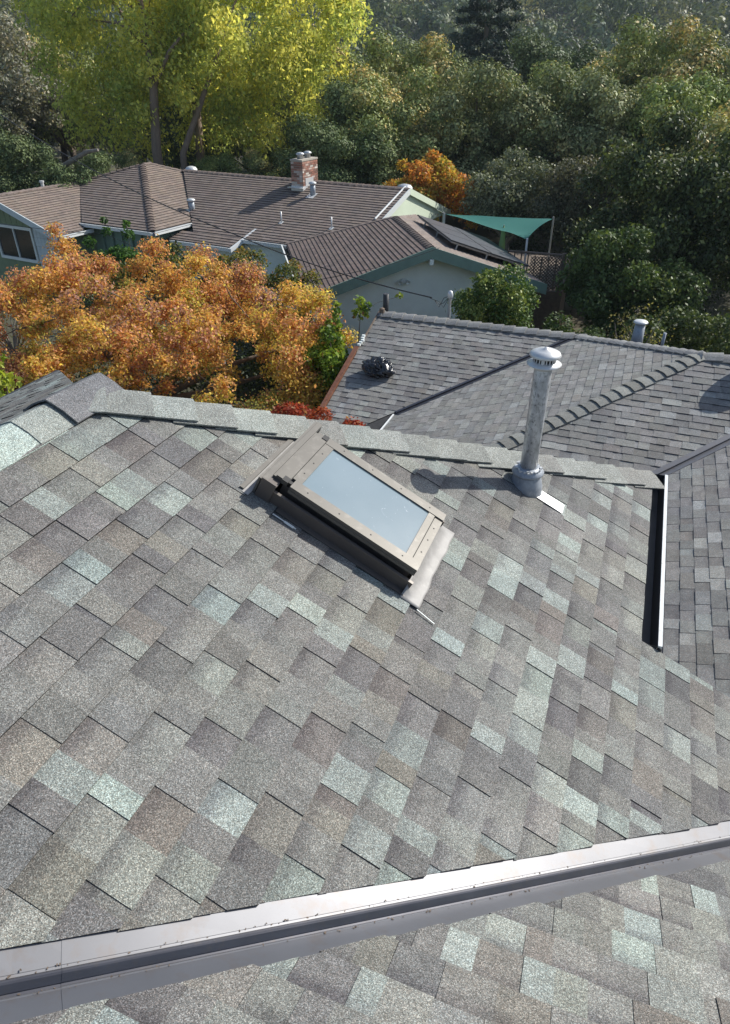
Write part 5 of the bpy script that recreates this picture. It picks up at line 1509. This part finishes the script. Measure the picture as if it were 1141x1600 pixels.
for i_, (a_, b_) in enumerate(((-13.6, 42), (-8.2, 43), (-5.6, 42.5), (-17, 40))):
    plant(PR[(0, 3, 0, 1)[i_]], 'oak_tree', a_, b_, .46, ('low bushy tree left of the yellow green trunks', 'low bushy tree right of the yellow green trunks', 'low bushy tree above the middle of the brown roof ridge', 'low bushy tree behind the left brown wing')[i_], rot=i_ * 1.3)
# conifer
con = thing('conifer_tree', W(9.6, 66, ground_h(9.6, 66)), 'tall dark conifer standing above the wood near the top of the picture', 'tree')
g3 = np.random.default_rng(9)
H = 21.0; nk = 420
hz = np.sort(g3.random(nk)) * .9 + .08
an = g3.random(nk) * 6.28; rad = (1 - hz) * 5.4 + .3
pr_ = rad * (0.35 + .65 * g3.random(nk))
base = np.array(W(9.6, 66, ground_h(9.6, 66)))
ct = np.stack([base[0] + np.cos(an) * pr_, base[1] + np.sin(an) * pr_, base[2] + hz * H - pr_ * .18], 1)
V, T = leaves(ct, np.full(nk, .75) * (1.15 - hz * .7), 60000, .15, [((0.035, 0.06, 0.045), 5), ((0.055, 0.08, 0.055), 3), ((0.08, 0.11, 0.06), 1)], 77, squash=.5, asp=.3, shell=.2)
quads_obj('crown', V, T, M['needle'], con)
m = MB(); b0 = Vector(base); m.tube([b0, b0 + UP * H * .95], [.35, .04], 8); m.build('trunk', M['bark'], con)

# far wooded hillside: one mass
g4 = np.random.default_rng(31)
cs = []; rr_ = []; cl_ = []
n_h = 0
pts = []
f_ = 122.0
while f_ < 340:
    st = 9.0 + (f_ - 112) * .02
    r_ = -f_ * .66 - 8
    while r_ < f_ * .70 + 12:
        a, b = r_ + g4.uniform(-2.5, 2.5), f_ + g4.uniform(-2.5, 2.5)
        pts.append((a, b, ground_h(a, b), st * g4.uniform(.42, .72)))
        r_ += st
    f_ += st * .95
Vs = []; Ts = []
HC = np.array([(0.05, 0.065, 0.03), (0.07, 0.085, 0.04), (0.035, 0.05, 0.028), (0.095, 0.10, 0.05), (0.14, 0.13, 0.06), (0.06, 0.08, 0.05)]) * 2.2
for i, (a, b, h, s) in enumerate(pts):
    k6 = 8
    d = g4.normal(size=(k6, 3)); d /= np.linalg.norm(d, axis=1)[:, None]
    c = np.array([a, b, h + s * 1.25]) + d * s * np.array([.6, .6, .55])
    w = to_world(c)
    cc = HC[g4.choice(6, p=[.27, .25, .2, .14, .05, .09])]
    Vq, Tq = leaves(w, np.full(k6, s * .50) * g4.uniform(.7, 1.2, k6), 620, s * .075, [(tuple(cc), 3), (tuple(cc * .75), 1)], 1000 + i, shell=.7, up_bias=.5, csd=.20, form=1.3)
    Vs.append(Vq); Ts.append(Tq)
o = quads_obj('hillside_wood', np.vstack(Vs), np.vstack(Ts), M['leaf_dark'], at=W(0, 200, 0))
tag(o, 'hazy far wooded hillside along the top of the picture', 'woods', kind='stuff')

# undergrowth between and behind the houses
Vs = []; Ts = []
un = []
for i in range(240):
    r_ = g4.uniform(-14, 20); f_ = g4.uniform(16.5, 36)
    u_ = W(r_, f_, 0)
    # keep clear of the buildings
    q1 = (u_.dot(uB), u_.dot(vB)); q2 = (u_.dot(gU), u_.dot(gV))
    if -31.5 < q1[0] < -12.6 and 19 < q1[1] < 31.5: continue
    if 1.6 < q2[0] < 9.6 and 20 < q2[1] < 29: continue
    if f_ < 17.5 and r_ > -3 and r_ < 6: pass
    un.append((r_, f_, g4.uniform(.3, .9), g4.uniform(.5, 1.1)))
un = np.array(un)
V, T = leaves(to_world(un[:, :3]), un[:, 3], 60000, .06, [((0.035, 0.055, 0.02), 6), ((0.06, 0.085, 0.03), 4), ((0.11, 0.11, 0.04), 1)], 555, shell=.4)
o = quads_obj('undergrowth', V, T, M['leaf_dark'], at=W(0, 25, 0)); tag(o, kind='stuff')

# ------------------------------------------------------------------ air: pale haze round everything
hz_ = bpy.data.materials.new('haze air'); hz_.use_nodes = True
N, L = hz_.node_tree.nodes, hz_.node_tree.links
N.remove(N['Principled BSDF'])
pv = N.new('ShaderNodeVolumePrincipled'); pv.inputs['Color'].default_value = (0.72, 0.86, 1.0, 1); pv.inputs['Density'].default_value = 0.00028
pv.inputs['Anisotropy'].default_value = 0.2
L.new(pv.outputs[0], N['Material Output'].inputs['Volume'])
HAZE = True
if HAZE:
    m = MB(); m.box(Rv * 0 + Fv * 250 + UP * (42 - 4), Rv * 430, Fv * 480, UP * 52.0)
    tag(m.build('haze', hz_, at=(0, 0, -ZC - 8)), kind='stuff')
